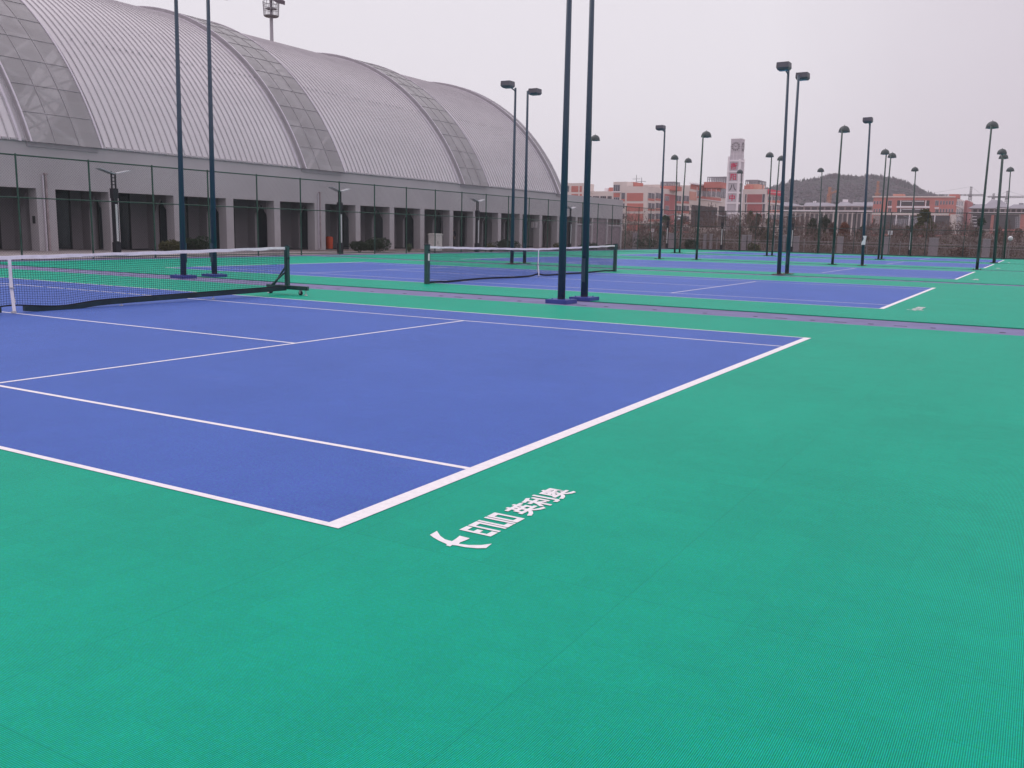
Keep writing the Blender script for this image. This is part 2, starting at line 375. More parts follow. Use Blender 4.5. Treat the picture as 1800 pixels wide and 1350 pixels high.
# net 2: fixed posts
N2 = thing('tennis_net', 'tennis net between two fixed dark green posts on the second court', 'tennis net', (-0.2, 24.2, 0), group='tennis nets')
def zb2(y):
    t = (y+6.5)/13
    return 0.060 + 0.012*math.sin(y*1.35)*(1 if abs(y) < 5.8 else 0) + 0.05*math.exp(-(y/0.3)**2) - (0.03*math.exp(-((y-1.2)/.8)**2))
net(N2, -6.40, 6.42, 0.0, 1.06, zb2, 0.965, 0.0030, 0.045)
for s in (-1, 1):
    yp = s*6.52
    mb = MB(); mb.box(-.06,.06, yp-.055, yp+.055, 0.003, 1.09); po = mb.build('post', FRAME, N2)
    mb = MB(); mb.box(-.066,.066,yp-.061,yp+.061,1.09,1.115); mb.build('post_cap', DARK, po); mb = MB(); mb.tube((.06,yp,.95),(.1,yp,.95),.018,n=10); mb.build('winder', DARK, po)
    if s < 0:
        mb = MB(); mb.box(.0602,.064,yp-.045,yp+.035,.66,.86); mb.build('paper_label', mat('paper', (.7,.68,.66), .8, .1, 20), po)

# ------------------------------------------------------------------ floodlight poles
POLE = bpy.data.materials.new('blue green pole paint'); POLE.use_nodes = True
t = POLE.node_tree; b = t.nodes['Principled BSDF']; b.inputs['Roughness'].default_value = 0.42
tcn = t.nodes.new('ShaderNodeTexCoord'); sp = t.nodes.new('ShaderNodeSeparateXYZ'); t.links.new(tcn.outputs['Object'], sp.inputs[0])
nn = t.nodes.new('ShaderNodeTexNoise'); nn.inputs['Scale'].default_value = 9; nn.inputs['Detail'].default_value = 6; t.links.new(tcn.outputs['Object'], nn.inputs['Vector'])
ad = t.nodes.new('ShaderNodeMath'); ad.operation = 'MULTIPLY_ADD'; ad.inputs[1].default_value = 1.15; t.links.new(nn.outputs['Fac'], ad.inputs[0])
ng = t.nodes.new('ShaderNodeMath'); ng.operation = 'MULTIPLY'; ng.inputs[1].default_value = -1.6; t.links.new(sp.outputs[2], ng.inputs[0]); t.links.new(ng.outputs[0], ad.inputs[2])
rr = t.nodes.new('ShaderNodeValToRGB'); rr.color_ramp.elements[0].position = 0.22; rr.color_ramp.elements[0].color = (0.020, 0.046, 0.078, 1)
rr.color_ramp.elements[1].position = 0.50; rr.color_ramp.elements[1].color = (0.11, 0.085, 0.085, 1)
t.links.new(ad.outputs[0], rr.inputs[0]); t.links.new(rr.outputs[0], b.inputs['Base Color'])
POLEG = mat('dark green pole paint', (0.020, 0.050, 0.045), 0.45, 0.2, 8, 0, 0, 0.5)
HEAD = mat('lamp housing', (0.12, 0.108, 0.125), 0.55, 0.12, 6, 0, 0, 0.4)
DOME = mat('dome lamp housing', (0.075, 0.088, 0.09), 0.5, 0.15, 6)
LENS = mat('lamp glass', (0.10, 0.22, 0.26), 0.15, 0.1, 3, 0, 0, 0.6)
PLATE = mat('blue painted plinth', (0.045, 0.065, 0.27), 0.6, 0.15, 5)
def pole_parts(r, H, kind, green, plinth):
    mb = MB(); m_ = POLEG if green else POLE
    r0, r1 = (0.086, 0.050) if not green else (0.078, 0.045)
    mb.tube((0,0,0.0),(0,0,H),r0,r1,n=10)
    sh = mb.build('shaft', m_, r, True)
    mb = MB(); mb.box(-.04,.04,-r0-.022,-r0*.8,.42,.95); mb.build('service_hatch', m_, sh)
    mb = MB()
    if plinth:
        mb.box(-.26,.26,-.26,.26,-.012,.075)
        for sx in (-1,1):
            for sy in (-1,1): mb.tube((sx*.15,sy*.15,.075),(sx*.15,sy*.15,.10),.014,n=6)
        p = mb.build('plinth', PLATE, r)
    else:
        mb.box(-.24,.24,-.24,.24,0.005,.03)
        for sx in (-1,1):
            for sy in (-1,1): mb.tube((sx*.17,sy*.17,.03),(sx*.17,sy*.17,.055),.014,n=6)
        p = mb.build('base_plate', m_, r)
    # lamp head points to +y of the root
    mb = MB(); mb.tube((0,0,H-.12),(0,.50 if kind == 'box' else .30,H-.02),.028,n=8); mb.tube((0,0,H),(0,0,H+.02),.052,.03,n=10)
    mb.build('arm', m_, r)
    if kind == 'box':
        mb = MB()
        y0, y1 = .46, .94; z0, z1 = H-.08, H+.19
        mb.hexa([(-.20,y0+.07,z0),(.20,y0+.07,z0),(.20,y1-.07,z0),(-.20,y1-.07,z0),(-.24,y0,z0+.08),(.24,y0,z0+.08),(.24,y1,z0+.08),(-.24,y1,z0+.08)])
        mb.hexa([(-.24,y0,z0+.08),(.24,y0,z0+.08),(.24,y1,z0+.08),(-.24,y1,z0+.08),(-.23,y0+.01,z1),(.23,y0+.01,z1),(.23,y1-.01,z1),(-.23,y1-.01,z1)])
        h = mb.build('lamp_head', HEAD, r)
        mb = MB(); mb.box(-.175,.175,y0+.08,y1-.14,z0-.012,z0-.002); mb.build('lens', LENS, h)
    else:
        mb = MB(); nseg, nr = 20, 7; cy_ = .58
        for i in range(nr):
            a0, a1 = PI/2*i/nr, PI/2*(i+1)/nr
            for k in range(nseg):
                t0, t1 = 2*PI*k/nseg, 2*PI*(k+1)/nseg
                def P(a, tt):
                    return (.31*math.cos(a)*math.cos(tt), cy_+.33*math.cos(a)*math.sin(tt), H-.09+.37*math.sin(a)**.9)
                mb.quad(P(a0,t0),P(a0,t1),P(a1,t1),P(a1,t0))
        mb.poly([(.33*math.cos(2*PI*k/nseg), cy_+.36*math.sin(2*PI*k/nseg), H-.09) for k in range(nseg)][::-1])
        h = mb.build('lamp_head', DOME, r, False)
        bm = bmesh.new(); bm.from_mesh(h.data); bmesh.ops.remove_doubles(bm, verts=bm.verts, dist=.0005); bm.to_mesh(h.data); bm.free()
        mb = MB(); mb.tube((0,cy_,H-.12),(0,cy_,H-.092),.18,.21,n=20); mb.build('lens', LENS, h)
        mb = MB(); mb.tube((0,cy_-.02,H+.24),(0,cy_-.02,H+.34),.02,.01,n=6); mb.build('finial', DOME, h)
PROTO = {}
POLES = [ # name, x, y, H, head direction (+1 = away), kind, green, plinth, lean_x, label
 (-6.65,14.62,8.05,-1,'box',0,1,.13,'left pole of the blue-green lamp pair behind the nearest net, left of its partner'),
 (-6.58,15.70,8.12, 1,'box',0,1,.11,'right pole of the blue-green lamp pair behind the nearest net, right of its partner'),
 ( 5.74,14.45,7.75,-1,'box',0,1,-.03,'thickest blue-green lamp pole on a blue plinth, in front of the second net'),
 ( 5.77,15.55,7.75, 1,'box',0,1,-.07,'second thickest blue-green lamp pole on a blue plinth, just right of the thickest one'),
 ( 5.53,34.20,7.98,-1,'box',0,0,-.18,'tall lamp pole right of centre with the highest box-shaped lamp head'),
 ( 5.61,35.20,7.95, 1,'box',0,0,-.09,'lamp pole of the same pair whose box head points right, right of centre'),
 (-6.90,33.90,7.98,-1,'box',0,0,0,'lamp pole beside the end of the arched roof with box head pointing left'),
 (-6.78,34.90,7.98, 1,'box',0,0,-.04,'lamp pole beside the end of the arched roof with box head pointing right'),
 (-5.99,50.60,7.80,-1,'box',0,0,-.05,'slim lamp pole with box head in front of the red school building'),
 (-11.49,51.60,7.57, 1,'dome',1,0,.04,'dome-headed lamp almost hidden behind the second thickest pole'),
 (-3.94,51.60,7.55, 1,'dome',1,0,0,'dome-headed lamp pole left of the clock tower, taller than the pair beside it'),
 ( 4.16,51.90,7.60, 1,'dome',1,0,-.04,'tall dome-headed lamp pole in front of the wooded hill'),
 ( 5.90,51.30,7.85,-1,'box',0,0,-.22,'box-headed lamp pole with a white notice tied to it, in front of the hill'),
 (11.70,51.60,7.52, 1,'dome',1,0,-.02,'nearest dome-headed lamp pole at the right, tallest of the right-hand group'),
 (-12.16,70.0,7.70,-1,'dome',1,0,-.20,'left dome-headed lamp of the close pair left of the clock tower'),
 (-12.10,71.0,7.60, 1,'dome',1,0,.14,'right dome-headed lamp of the close pair left of the clock tower'),
 (-4.44,70.0,7.72,-1,'dome',1,0,-.14,'left dome-headed lamp of the close pair right of the clock tower'),
 (-4.29,71.0,7.62, 1,'dome',1,0,.07,'right dome-headed lamp of the close pair right of the clock tower'),
 ( 3.94,70.0,7.74,-1,'dome',1,0,-.09,'left dome-headed lamp of the close pair at the right end of the hill'),
 ( 4.01,71.0,7.66, 1,'dome',1,0,.03,'right dome-headed lamp of the close pair at the right end of the hill'),
 (11.63,70.2,7.60,-1,'dome',1,0,-.19,'front dome-headed lamp of the overlapping pair near the right edge'),
 (11.64,71.2,7.45, 1,'dome',1,0,-.17,'rear dome-headed lamp of the overlapping pair near the right edge'),
 (-11.86,87.6,7.70,-1,'dome',1,0,-.25,'dome-headed lamp standing in front of the clock tower'),
 (-4.20,87.6,7.73,-1,'dome',1,0,-.19,'far dome-headed lamp in front of the grey-roofed buildings below the hill'),
 ( 4.03,87.6,7.68,-1,'dome',1,0,-.21,'far dome-headed lamp in front of the red block with balconies'),
 (11.64,87.6,7.56,-1,'dome',1,0,-.25,'far dome-headed lamp nearest the right edge of the picture'),
]
for (x, y, H, d, kind, green, pl, lean, lab) in POLES:
    key = (kind, green, pl)
    rz = 0 if d > 0 else PI
    if key not in PROTO:
        r = thing('floodlight_pole', lab, 'floodlight', (x,y,0), rz, 'floodlight poles between the courts'); pole_parts(r, 7.75, kind, green, pl); PROTO[key] = r
    else:
        r = dup(PROTO[key], (x,y,0), rz, lab)
    r.scale = (1, 1, H/7.75)
    r.rotation_euler = (0, math.atan2(lean, H), rz) if d > 0 else (0, -math.atan2(lean, H), PI)
# notices tied round the sixth pole
mb = MB(); mb.poly([(5.77,51.17,1.18),(5.99,51.17,1.18),(6.0,51.17,1.42),(6.03,51.17,1.68),(5.83,51.17,1.68),(5.88,51.17,1.55),(5.86,51.17,1.42),(5.80,51.17,1.36)]); mb.poly([(5.77,51.18,1.18),(5.80,51.18,1.36),(5.86,51.18,1.42),(5.88,51.18,1.55),(5.83,51.18,1.68),(6.03,51.18,1.68),(6.0,51.18,1.42),(5.99,51.18,1.18)])
tag(mb.build('notice', mat('white plastic notice', (.72,.70,.72), .6, .1, 9)), 'torn white plastic notice tied round a lamp pole in front of the hill', 'notice')

# ------------------------------------------------------------------ chain link fences
FPOST = mat('green fence paint', (0.028, 0.072, 0.054), 0.5, 0.3, 4)
FPOST2 = mat('dark fence paint', (0.045, 0.060, 0.058), 0.5, 0.3, 4)
def wire_panel(axis, c, a0, a1, z0, z1, pitch, r):
    mb = MB(); h = z1-z0
    k = a0-h
    while k < a1:
        for sgn in (1, -1):
            pa, pb = (k, z0), (k+h, z1)
            if sgn < 0: pa, pb = (k, z1), (k+h, z0)
            (u0, w0), (u1, w1) = pa, pb
            if u0 < a0: tt = (a0-u0)/(u1-u0); u0, w0 = a0, w0+(w1-w0)*tt
            if u1 > a1: tt = (a1-u0)/(u1-u0); u1, w1 = a1, w0+(w1-w0)*tt
            if u1-u0 > .01:
                A = (c, u0, w0) if axis == 'y' else (u0, c, w0); B = (c, u1, w1) if axis == 'y' else (u1, c, w1)
                mb.tube(A, B, r, n=3, cap=False)
        k += pitch
    return mb
# left run, x = -20.2
FL = thing('chain_link_fence', 'tall green chain-link fence in front of the grey arched sports hall', 'fence', (-20.2, 9, 0), group='chain-link fences round the courts')
wire_panel('y', 0, 0, 80, .06, 4.02, .11, .0022).build('wire_mesh', FPOST2, FL)
for nm, z, rr_ in (('top_rail', 4.05, .03), ('middle_rail', 2.42, .024), ('bottom_rail', .07, .022)):
    mb = MB(); mb.tube((0,0,z),(0,80,z),rr_,n=8); mb.build(nm, FPOST, FL, True)
for k in range(26):
    y = (18.15-9)+3.155*(k-2)
    if y < 0 or y > 80: continue
    mb = MB(); mb.tube((0,y,-.02),(0,y,4.09),.036,n=8); mb.tube((0,y,4.09),(0,y,4.11),.045,.02,n=8); mb.build('post', FPOST, FL)
FB = thing('chain_link_fence', 'tall chain-link fence across the far end of the courts, school behind it', 'fence', (-20.2, 89, 0), group='chain-link fences round the courts')
wire_panel('x', 0, 0, 58, .06, 3.95, .12, .0024).build('wire_mesh', FPOST2, FB)
for nm, z, rr_ in (('top_rail', 3.98, .035), ('upper_rail', 2.42, .028), ('lower_rail', 0.98, .02), ('bottom_rail', .05, .05)):
    mb = MB(); mb.tube((0.05,0,z),(58,0,z),rr_,n=8); mb.build(nm, FPOST2, FB, True)
for k in range(1, 19):
    mb = MB(); mb.tube((3.16*k,0,-.02),(3.16*k,0,4.02),.036,n=8); mb.build('post', FPOST2, FB)

# ------------------------------------------------------------------ sports hall
CX, CZ, R0, R1 = -42.48, -2.04, 18.02, 18.30
A0 = math.asin((5.15-CZ)/R0)
NA = 56
ROOF = mat('silver roof sheeting', (0.545, 0.52, 0.54), 0.42, 0.06, 0.5, 0, 0, 0.5, 0.25, stretch=(1,.25,1))
SEAM = mat('roof seam', (0.455, 0.43, 0.45), 0.5, 0.08, 1)
GLASS = bpy.data.materials.new('skylight glazing'); GLASS.use_nodes = True
t = GLASS.node_tree; t.nodes.clear()
ou = t.nodes.new('ShaderNodeOutputMaterial'); mixs = t.nodes.new('ShaderNodeMixShader'); tr = t.nodes.new('ShaderNodeBsdfTransparent'); pb = t.nodes.new('ShaderNodeBsdfPrincipled')
tr.inputs[0].default_value = (.80,.78,.80,1); pb.inputs['Roughness'].default_value = .22; pb.inputs['Specular IOR Level'].default_value = .55
tcn = t.nodes.new('ShaderNodeTexCoord'); fl = t.nodes.new('ShaderNodeVectorMath'); fl.operation = 'FLOOR'; mp = t.nodes.new('ShaderNodeMapping'); mp.inputs['Scale'].default_value = (.55,.8,.55)
t.links.new(tcn.outputs['Object'], mp.inputs[0]); t.links.new(mp.outputs[0], fl.inputs[0]); wn = t.nodes.new('ShaderNodeTexWhiteNoise'); t.links.new(fl.outputs[0], wn.inputs['Vector'])
rp = t.nodes.new('ShaderNodeValToRGB'); rp.color_ramp.elements[0].color = (.36,.345,.355,1); rp.color_ramp.elements[1].color = (.42,.405,.415,1)
t.links.new(wn.outputs['Value'], rp.inputs[0]); t.links.new(rp.outputs[0], pb.inputs['Base Color'])
mixs.inputs[0].default_value = .64; t.links.new(tr.outputs[0], mixs.inputs[1]); t.links.new(pb.outputs[0], mixs.inputs[2]); t.links.new(mixs.outputs[0], ou.inputs[0])
BAR = mat('glazing bar', (0.27,0.255,0.27), .5, .05)
TRIM = mat('light metal trim', (0.56,0.52,0.57), .45, .06, 2)
FASC = mat('fascia', (0.36,0.335,0.355), .6, .06, 2)
TRUSS = mat('truss paint', (0.62,0.62,0.62), .5, .05)
INT = mat('dark interior', (0.05,0.052,0.056), .9, .1)
def arc(r, k, n=NA, a0=None):
    a = math.asin((5.10-CZ)/max(r, 17.5)); th = a + (PI-2*a)*k/n
    return CX + r*math.cos(th), CZ + r*math.sin(th)
def arc_sheet(mb, prof, n=NA):      # prof: list of (y, r) swept round the vault
    for k in range(n):
        for (ya, ra), (yb, rb) in zip(prof, prof[1:]):
            x0, z0 = arc(ra, k); x1, z1 = arc(rb, k); x2, z2 = arc(rb, k+1); x3, z3 = arc(ra, k+1)
            mb.quad((x0,ya,z0),(x1,yb,z1),(x2,yb,z2),(x3,ya,z3))
HALL = thing('sports_hall', 'long grey sports hall with a silver arched roof and arcade, left side', 'sports hall', (-26, 50, 0))
def loc(o): o.location = (26, -50, 0); return o     # meshes below are written in world coordinates
def hb(mb, name, m, parent=None, smooth=False):
    o = mb.build(name, m, parent or HALL, smooth)
    if parent is None: loc(o)
    return o
BANDS = [(4.3, 8.0), (22.28, 25.95), (40.25, 43.95), (58.25, 62.05)]
ends = [8.0]
bays = [(8.0, 22.28), (25.95, 40.25), (43.95, 58.25), (62.05, 74.75)]
for (a, b) in bays:
    prof = []; n = int(round((b-a)/0.405)); p = (b-a)/n
    for i in range(n):
        y = a+i*p
        prof += [(y, R0), (y+p*.86, R0), (y+p*.87, R0+.055), (y+p*.985, R0+.055), (y+p*.995, R0)]
    prof.append((b, R0))
    mb = MB(); m0 = len(mb.f); arc_sheet(mb, prof)
    # seams use the darker material, a painted shadow line (profile quads 1..3 of each 5)
    per = len(prof)-1
    for i in range(len(mb.f)):
        q = (i % per) % 5
        mb.mi[i] = 1 if q in (1, 2, 3) else 0
    # row of snow clips a third of the way up
    mb.cur = 1; random.seed(int(a))
    for i in range(n):
        y = a+i*p
        if random.random() < .75:
            k = 9.3; x, z = arc(R0+.06, k); mb.box(x-.02, x+.02, y+.62*p, y+.86*p, z-.02, z+.03)
    for i in range(n):
        y = a+i*p; x, z = arc(R0+.02, .12); mb.box(x-.03, x+.05, y+.1*p, y+.8*p, z-.05, z+.03)
    hb(mb, 'roof_panel', [ROOF, SEAM])
random.seed(11)
for (a, b) in BANDS[1:] + [(74.75, 75.65)]:
    end = a > 74
    mb = MB(); arc_sheet(mb, [(a, R1), (b, R1)])
    sk_ = hb(mb, 'skylight', GLASS)
    for nm_, mm_, prof in (('upstand', FASC, [(a-.02, R0-.02), (a-.02, R1+.02)]), ('upstand', FASC, [(b+.02, R1+.02), (b+.02, R0-.02)]),
            ('gutter', TRIM, [(a-.42, R0+.02), (a-.42, R0+.10), (a-.30, R0+.10), (a-.30, R0+.02)]),
            ('edge_trim', TRIM, [(a-.03, R1+.0), (a-.03, R1+.045), (a+.05, R1+.045), (a+.05, R1+.0)]),
            ('edge_trim', TRIM, [(b-.05, R1), (b-.05, R1+.045), (b+.035, R1+.045), (b+.035, R1-.1)])):
        mb = MB(); arc_sheet(mb, prof); mb.build(nm_, mm_, sk_)
    mb = MB(); mb.box(-26.28, -25.95, a, b, 4.9, 5.09); mb.build('sill', FASC, sk_)
    mb = MB()       # glazing bars
    nb = 2 if not end else 0
    for q in range(1, nb+1):
        y = a+(b-a)*q/(nb+1); arc_sheet(mb, [(y-.02, R1+.004), (y-.02, R1+.02), (y+.02, R1+.02), (y+.02, R1+.004)])
    for k in range(2, NA, 2):
        x0, z0 = arc(R1+.004, k-.025); x1, z1 = arc(R1+.02, k-.025); x2, z2 = arc(R1+.02, k+.025); x3, z3 = arc(R1+.004, k+.025)
        for (p0, p1) in (((x0,z0),(x1,z1)), ((x1,z1),(x2,z2)), ((x2,z2),(x3,z3))):
            mb.quad((p0[0],a+.05,p0[1]),(p0[0],b-.05,p0[1]),(p1[0],b-.05,p1[1]),(p1[0],a+.05,p1[1]))
    mb.build('glazing_bar', BAR, sk_)
    if not end:
        mb = MB(); rt = R1-.75
        K = [k for k in range(0, NA+1, 3)]
        for y in (a+.45, b-.45):
            for k0, k1 in zip(K, K[1:]):
                x0, z0 = arc(rt, k0); x1, z1 = arc(rt, k1); mb.tube((x0,y,z0),(x1,y,z1),.11,n=6,cap=False)
        for i, (k0, k1) in enumerate(zip(K, K[1:])):
            x0, z0 = arc(rt, k0); x1, z1 = arc(rt, k1)
            mb.tube((x0,a+.45,z0),(x1,b-.45,z1),.10,n=6,cap=False); mb.tube((x0,b-.45,z0),(x1,a+.45,z1),.10,n=6,cap=False)
        mb.build('truss', TRUSS, sk_)
# gable wall at the far end and at the near end, roof base gutter
mb = MB()
for Y in (75.2, 8.02):
    mb = MB(); mb.poly([(arc(R0-.06, k)[0], Y, arc(R0-.06, k)[1]) for k in range(NA+1)])
    hb(mb, 'gable_wall', WALL)
mb = MB(); mb.box(-58.9, -26.6, 8.1, 75.1, .06, .10); hb(mb, 'hall_floor', INT)
# facade: upper wall, wing, roof of wing
ZL, ZT = 3.02, 5.12
mb = MB(); mb.box(-26.0, -26.55, 8.0, 90.63, ZL, ZT)
hb(mb, 'upper_wall', WALL)
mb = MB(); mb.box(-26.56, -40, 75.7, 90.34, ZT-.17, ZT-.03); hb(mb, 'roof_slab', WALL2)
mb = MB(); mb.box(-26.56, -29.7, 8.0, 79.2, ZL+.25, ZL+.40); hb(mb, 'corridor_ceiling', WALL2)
mb = MB(); mb.box(-25.7, -29.7, 8.0, 79.2, -.35, .045); hb(mb, 'corridor_floor', mat('corridor paving', (.26,.21,.20), .85, .15, 2))
PIERS = []
y = 23.085; k = 0
wide = {0, 5, 10}
piers = [(-1*3.77+y-3.77*j, .55) for j in (2,1,0)]
spots = [(11.77,.95),(15.5,.5),(19.3,.5),(23.09,.95),(26.71,.56),(30.69,.62),(34.30,.55),(38.06,.5),(41.88,1.0),(45.66,.5),(49.42,.53),(53.13,.52),(57.03,.5),(60.68,.96),(64.4,.5),(68.1,.52),(71.8,.5),(75.32,.42),(79.26,.42)]
for (yc, wd) in spots:
    mb = MB(); mb.box(-26.001, -26.62, yc-wd/2, yc+wd/2, -.45, ZL); hb(mb, 'pier', WALL)
    # inner pilaster and pointed transverse arch
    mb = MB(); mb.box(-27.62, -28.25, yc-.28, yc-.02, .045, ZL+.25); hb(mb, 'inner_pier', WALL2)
    mb = MB(); xa, xb = -26.62, -27.62; zs, za = 2.25, 2.85; xm = (xa+xb)/2
    pts = [(xa, ZL+.25), (xa, zs-.15), (xa-.05, zs)]
    for q in range(1, 6): tt = q/6; pts.append((xa-.05+(xm-xa+.05)*tt**.9, zs+(za-zs)*math.sin(tt*PI/2)**1.0*tt**.3))
    pts.append((xm, za))
    left = [(xa+xb-px, pz) for px, pz in pts[1:-1]][::-1]
    pts = pts + left + [(xb, ZL+.25)]
    i0 = len(mb.v); n = len(pts)
    for Yq in (yc-.27, yc-.15): mb.v += [(px, Yq, pz) for px, pz in pts]
    mb.f += [tuple(range(i0, i0+n)), tuple(range(i0+2*n-1, i0+n-1, -1))] + [(i0+q, i0+n+q, i0+n+(q+1)%n, i0+(q+1)%n) for q in range(n)]
    mb.mi += [0]*(n+2)
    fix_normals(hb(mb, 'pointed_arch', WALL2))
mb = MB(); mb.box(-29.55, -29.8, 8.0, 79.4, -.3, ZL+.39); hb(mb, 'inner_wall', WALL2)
DOOR = mat('dark glazed door', (0.022,0.030,0.036), .25, .15, 2, 0, 0, .5)  # glazed doors, made wide and dark to deepen the arcade's shade
for (y0, w0), (y1, w1) in zip(spots, spots[1:]):
    m_ = (y0+y1)/2
    mb = MB(); m_ = y0+2.55; mb.box(-29.50, -29.549, m_-.95, m_+.95, .05, 3.05)
    d = hb(mb, 'door', DOOR)
    mb = MB(); mb.box(-29.46,-29.499, m_-.03, m_+.03, .05, 3.05); mb.box(-29.46,-29.499, m_-1.02, m_-.95, .05, 3.12); mb.box(-29.46,-29.499, m_+.95, m_+1.02, .05, 3.12); mb.box(-29.46,-29.499, m_-.949, m_+.949, 3.052, 3.12)
    mb.build('door_frame', INT, d)
# walled-up wing bays beyond y = 79
BLOCK = mat('grey block infill', (.245,.205,.225), .95, .22, 5, .3, 30)
WB = [(79.47, 82.83), (83.13, 86.55), (86.84, 90.31)]
for (a, b), win in zip(WB, (1, 0, 1)):
    mb = MB(); mb.box(-26.14, -26.4, a, b, -.45, ZL-.02 if not win else 2.25); hb(mb, 'infill_wall', BLOCK)
    if win:
        mb = MB(); mb.box(-26.2, -26.3, a, b, 2.4, ZL-.001); wn_ = hb(mb, 'window', mat('dark red window', (.09,.06,.06), .3, .3, 3))
        mb = MB(); mb.box(-26.05, -26.3, a, b, 2.252, 2.398); mb.build('sill', WALL, wn_)
        mb = MB()
        for q in range(1, 4): mb.box(-26.17, -26.199, a+(b-a)*q/4-.03, a+(b-a)*q/4+.03, 2.4, ZL-.001)
        mb.build('frame', FASC, wn_)
for y in (82.98, 86.70, 90.47):
    mb = MB(); mb.box(-26.001, -26.5, y-.15, y+.15, -.45, ZL); hb(mb, 'pier', WALL)
mb = MB(); mb.box(-26.55, -40, 90.35, 90.62, -.45, ZT-.18); hb(mb, 'end_wall', WALL)
PIPE = mat('white brown pipe', (.33,.27,.28), .6, .2, 4)
for y in (23.08, 41.82):
    mb = MB(); mb.tube((-25.93, y, 0.12), (-25.93, y, 3.72), .055, n=10); mb.box(-25.99,-25.85,y-.08,y+.08,3.66,3.74); hb(mb, 'downpipe', PIPE)
    mb = MB(); mb.box(-25.99,-25.90,y-.17,y-.125,.12,3.66); hb(mb, 'conduit', TRIM)
mb = MB(); mb.box(-26.42,-26.2, 22.60, 22.608, 1.4, 1.75); hb(mb, 'meter_box', INT)
# notices, bin, cabinet, person, shrubs along the hall
WHT = mat('white enamel', (.74,.72,.74), .5, .06, 8)
for k, (ua, ub) in enumerate(((934, 938), (940, 944.2))):
    a = at(ua, 390, 71.4); b = at(ub, 400, 71.4)
    mb = MB(); mb.box(a.x, b.x, 71.38, 71.42, b.z, a.z)
    sgn = mb.build('notice_board', WHT)
    tag(sgn, ('left' if k == 0 else 'right')+' one of the two small white notice boards hanging in the arcade', 'notice board', 'white boards in the arcade')
    mb = MB(); mb.box((a.x+b.x)/2-.01, (a.x+b.x)/2+.01, 71.39, 71.41, a.z, 3.26); mb.build('hanger', STEEL, sgn)
    mb = MB()
    for q in range(5): mb.box(a.x+.04, b.x-.04-.06*(q%2), 71.374, 71.379, a.z-.1-q*.085, a.z-.075-q*.085)
    mb.build('printed_lines', mat('red brown print', (.28,.16,.16), .7), sgn)
ORG = mat('orange red plastic', (.50,.075,.03), .5, .1, 4)
B = thing('litter_bin', 'tall orange red litter bin standing between the arcade piers', 'bin', (-26.9, 43.75, .045))
mb = MB(); mb.tube((0,0,.04),(0,0,.74),.23,.25,n=20); mb.build('body', ORG, B, False)
mb = MB(); mb.tube((0,0,.745),(0,0,.80),.265,.25,n=20); mb.tube((0,0,.80),(0,0,.86),.25,.12,n=20); mb.build('lid', mat('orange lid', (.45,.07,.03), .45), B)
mb = MB(); mb.tube((0,0,0),(0,0,.04),.20,n=16); mb.build('foot', DARK, B)
B = thing('utility_cabinet', 'pale grey utility cabinet standing between the fence and the arcade', 'cabinet', (-22.6, 50.0, -.09))
mb = MB(); mb.box(-.24,.24,-.5,.5,.12,1.24); bd = mb.build('body', mat('pale cabinet', (.52,.50,.48), .5, .06, 3), B)
mb = MB(); mb.box(-.3,.3,-.56,.56,1.242,1.29); mb.box(-.25,.25,-.45,.45,1.29,1.33); mb.build('roof', mat('cabinet lid', (.56,.54,.52), .5), B)
mb = MB(); mb.box(.241,.25,-.45,-.01,.18,1.18); dd = mb.build('door', MATS['pale cabinet'], B); mb = MB(); mb.box(.2505,.265,-.07,-.04,.6,.78); mb.build('handle', DARK, dd)
mb = MB(); mb.box(.241,.25,.01,.45,.18,1.18); mb.build('door', MATS['pale cabinet'], B)
mb = MB(); mb.box(-.26,.26,-.53,.53,-.1,.118); mb.build('plinth', PAVE, B)

# ------------------------------------------------------------------ person in the arcade
def skin(name, chain, radii, m, parent, sub=1, extra=None):
    me = bpy.data.meshes.new(name); vs, es = chain
    me.from_pydata([tuple(v) for v in vs], es, [])
    o = bpy.data.objects.new(name, me); COL.objects.link(o)
    md = o.modifiers.new('s', 'SKIN'); md.use_smooth_shade = True
    for i, r in enumerate(radii): me.skin_vertices[0].data[i].radius = (r, r) if not isinstance(r, tuple) else r
    for v in me.skin_vertices[0].data: v.use_root = False
    me.skin_vertices[0].data[0].use_root = True
    sb = o.modifiers.new('b', 'SUBSURF'); sb.levels = sb.render_levels = sub
    dg = bpy.context.evaluated_depsgraph_get(); me2 = bpy.data.meshes.new_from_object(o.evaluated_get(dg))
    bpy.data.objects.remove(o); me2.materials.clear(); me2.materials.append(m); me2.name = name
    o = bpy.data.objects.new(name, me2); COL.objects.link(o); o.parent = parent; return o
